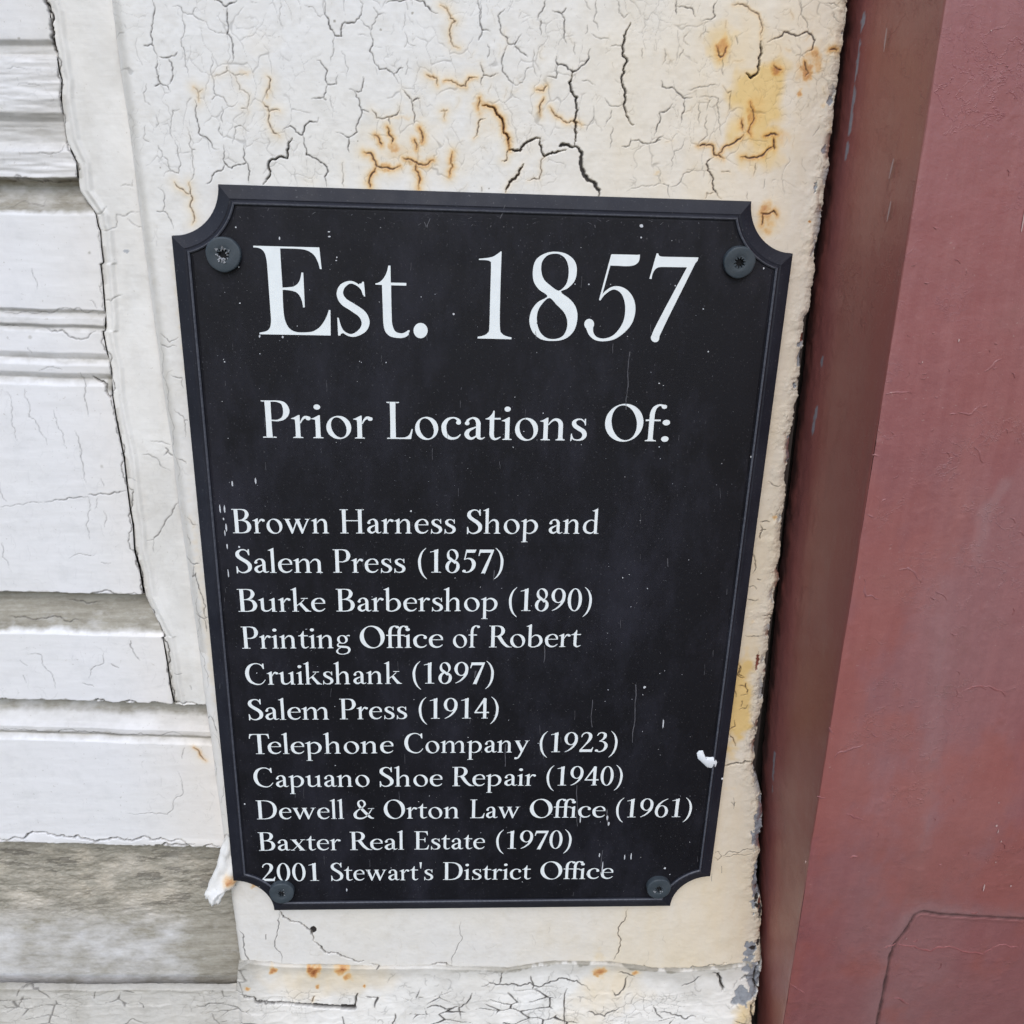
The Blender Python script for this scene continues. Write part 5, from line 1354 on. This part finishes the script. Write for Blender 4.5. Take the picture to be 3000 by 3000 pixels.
# ---------------------------------------------------------------- specks, drips and scratches on the face
def flat_quad(vs, fs, cx, cz, a, l, w, y):
    b = len(vs); ca, sa = math.cos(a), math.sin(a)
    n = 6
    for k in range(n):
        t = 2 * math.pi * k / n + .3
        x = l / 2 * math.cos(t) * rng.uniform(.7, 1.1); z = w / 2 * math.sin(t) * rng.uniform(.7, 1.1)
        vs.append((cx + x * ca - z * sa, y, cz + x * sa + z * ca))
    fs.append(tuple(range(b, b + n)))
vs, fs = [], []
for _ in range(420):
    x = rng.uniform(-.092, .092); z = rng.uniform(-.134, .134)
    s = .00010 + .00028 * rng.random() ** 4
    flat_quad(vs, fs, x, z, rng.uniform(0, 3), s * rng.uniform(1, 2), s, PANEL_Y - .00012)
for px, py, l, w in [(1879, 662, 12, 10), (1878, 696, 5, 5), (819, 698, 4, 10), (987, 754, 4, 5), (985, 763, 5, 3), (964, 679, 8, 3), (965, 693, 8, 4), (700, 782, 5, 5), (2105, 2232, 1, 1),
                     (687, 708, 5, 4), (691, 666, 5, 5), (703, 888, 5, 4), (658, 1060, 4, 4), (761, 985, 5, 8), (828, 987, 6, 7), (2060, 905, 4, 4), (2075, 1030, 5, 5), (1725, 833, 5, 5), (1978, 837, 4, 4),
                     (1329, 920, 6, 6), (2237, 786, 5, 7), (1931, 1123, 5, 4), (1888, 2013, 8, 8), (2200, 1338, 6, 6), (1931, 1309, 4, 4), (681, 1417, 5, 16), (749, 1408, 5, 20), (645, 1491, 4, 26), (658, 1490, 5, 22),
                     (655, 1520, 4, 10), (663, 1545, 5, 26), (659, 1562, 4, 18), (666, 1600, 5, 18), (669, 1680, 4, 30), (701, 1602, 6, 6), (1204, 1497, 6, 6), (1720, 2560, 4, 10), (1756, 2505, 4, 14), (1849, 2508, 4, 22),
                     (1765, 2540, 3, 40), (1948, 2543, 8, 6), (717, 2355, 5, 5), (1016, 2606, 4, 10), (1830, 2510, 4, 16), (1779, 2395, 6, 16), (1783, 2413, 6, 12), (1700, 2400, 4, 24), (1943, 2120, 4, 30), (785, 1010, 1, 1)]:
    c = at_plaque(px, py); e = at_plaque(px + l, py); f_ = at_plaque(px, py + w)
    flat_quad(vs, fs, c[0], c[1], 0, abs(e[0] - c[0]) * 1.1, abs(f_[1] - c[1]) * 1.1, PANEL_Y - .00012)
o = poly_mesh('paint_specks', vs, fs, M['speck'], plaque); o['kind'] = 'stuff'
vs, fs = [], []
def drip(pts, w):
    q = [at_plaque(x, y) for x, y in jag(pts, 12, .05)]
    b = len(vs)
    for k, c in enumerate(q):
        ww = w * .00005 * rng.uniform(.5, 1.2)
        vs.extend([(c[0] - ww, PANEL_Y - .00011, c[1]), (c[0] + ww, PANEL_Y - .00011, c[1])])
    for k in range(len(q) - 1): fs.append((b + 2 * k, b + 2 * k + 1, b + 2 * k + 3, b + 2 * k + 2))
for pts, w in (([(1845, 1030), (1840, 1110), (1834, 1200)], 3), ([(1862, 2005), (1860, 2090), (1853, 2175)], 4), ([(1736, 2050), (1735, 2130)], 3), ([(1943, 2105), (1941, 2135)], 4), ([(1595, 1890), (1593, 1940)], 4), ([(1955, 1635), (1957, 1660)], 3),
               ([(1482, 2180), (1480, 2245)], 4), ([(1765, 2490), (1763, 2560)], 3), ([(1448, 1670), (1446, 1700)], 4), ([(1690, 2300), (1692, 2420)], 3), ([(1778, 2370), (1782, 2420)], 5), ([(1394, 1965), (1390, 1985)], 6), ([(1480, 600), (1465, 640)], 3),
               ([(1260, 640), (1250, 668), (1243, 650)], 4), ([(1330, 645), (1420, 650)], 3)):
    drip(pts, w)
r2 = random.Random(5)
for _ in range(70):
    x = r2.uniform(640, 2150); y = r2.uniform(700, 2620); l = r2.uniform(6, 34)
    drip([(x, y), (x + r2.uniform(-2, 2), y + l)], 1.6)
for _ in range(60):
    x = r2.uniform(680, 2180); y = r2.uniform(605, 640) + (x - 680) * .03; a = r2.uniform(0, 3.1); l = r2.uniform(4, 22)
    drip([(x, y), (x + l * math.cos(a), y + .4 * l * math.sin(a))], 3)
o = poly_mesh('drip_marks', vs, fs, M['faint'], plaque); o['kind'] = 'stuff'
# blob of white paint near the right rim
vs, fs = [], []
bl = [(2045, 2213), (2050, 2206), (2060, 2210), (2066, 2218), (2078, 2220), (2090, 2222), (2097, 2228), (2093, 2240), (2084, 2243), (2072, 2238), (2062, 2236), (2055, 2228), (2048, 2222)]
cc = at_plaque(2070, 2226)
bl = [(2070 + (x - 2070) * 1.15, 2226 + (y - 2226) * 1.5 + 4 * math.sin(i * 2.3)) for i, (x, y) in enumerate(bl)]
for k, (x, y) in enumerate(bl): c = at_plaque(x, y); vs.append((c[0], PANEL_Y - .0001, c[1]))
for k, (x, y) in enumerate(bl): c = at_plaque(x, y) * .75 + cc * .25; vs.append((c[0], PANEL_Y - .0005 - .0002 * rng.random(), c[1]))
vs.append((cc[0], PANEL_Y - .0006, cc[1])); nb = len(bl)
for k in range(nb):
    j = (k + 1) % nb
    fs += [(k, j, nb + j, nb + k), (nb + k, nb + j, 2 * nb)]
m_, n, l, p = new_mat('paint_blob'); p.inputs['Base Color'].default_value = (.74, .78, .82, 1); p.inputs['Roughness'].default_value = .5
poly_mesh('paint_blob', vs, fs, m_, plaque, True)
c = at_plaque(2113, 2274, -.003)
poly_mesh('paint_drop', [(c[0] + .0004 * math.cos(t), -.0046, c[1] + .0005 * math.sin(t)) for t in np.linspace(0, 6.28, 9)[:-1]], [tuple(range(8))], m_, plaque)
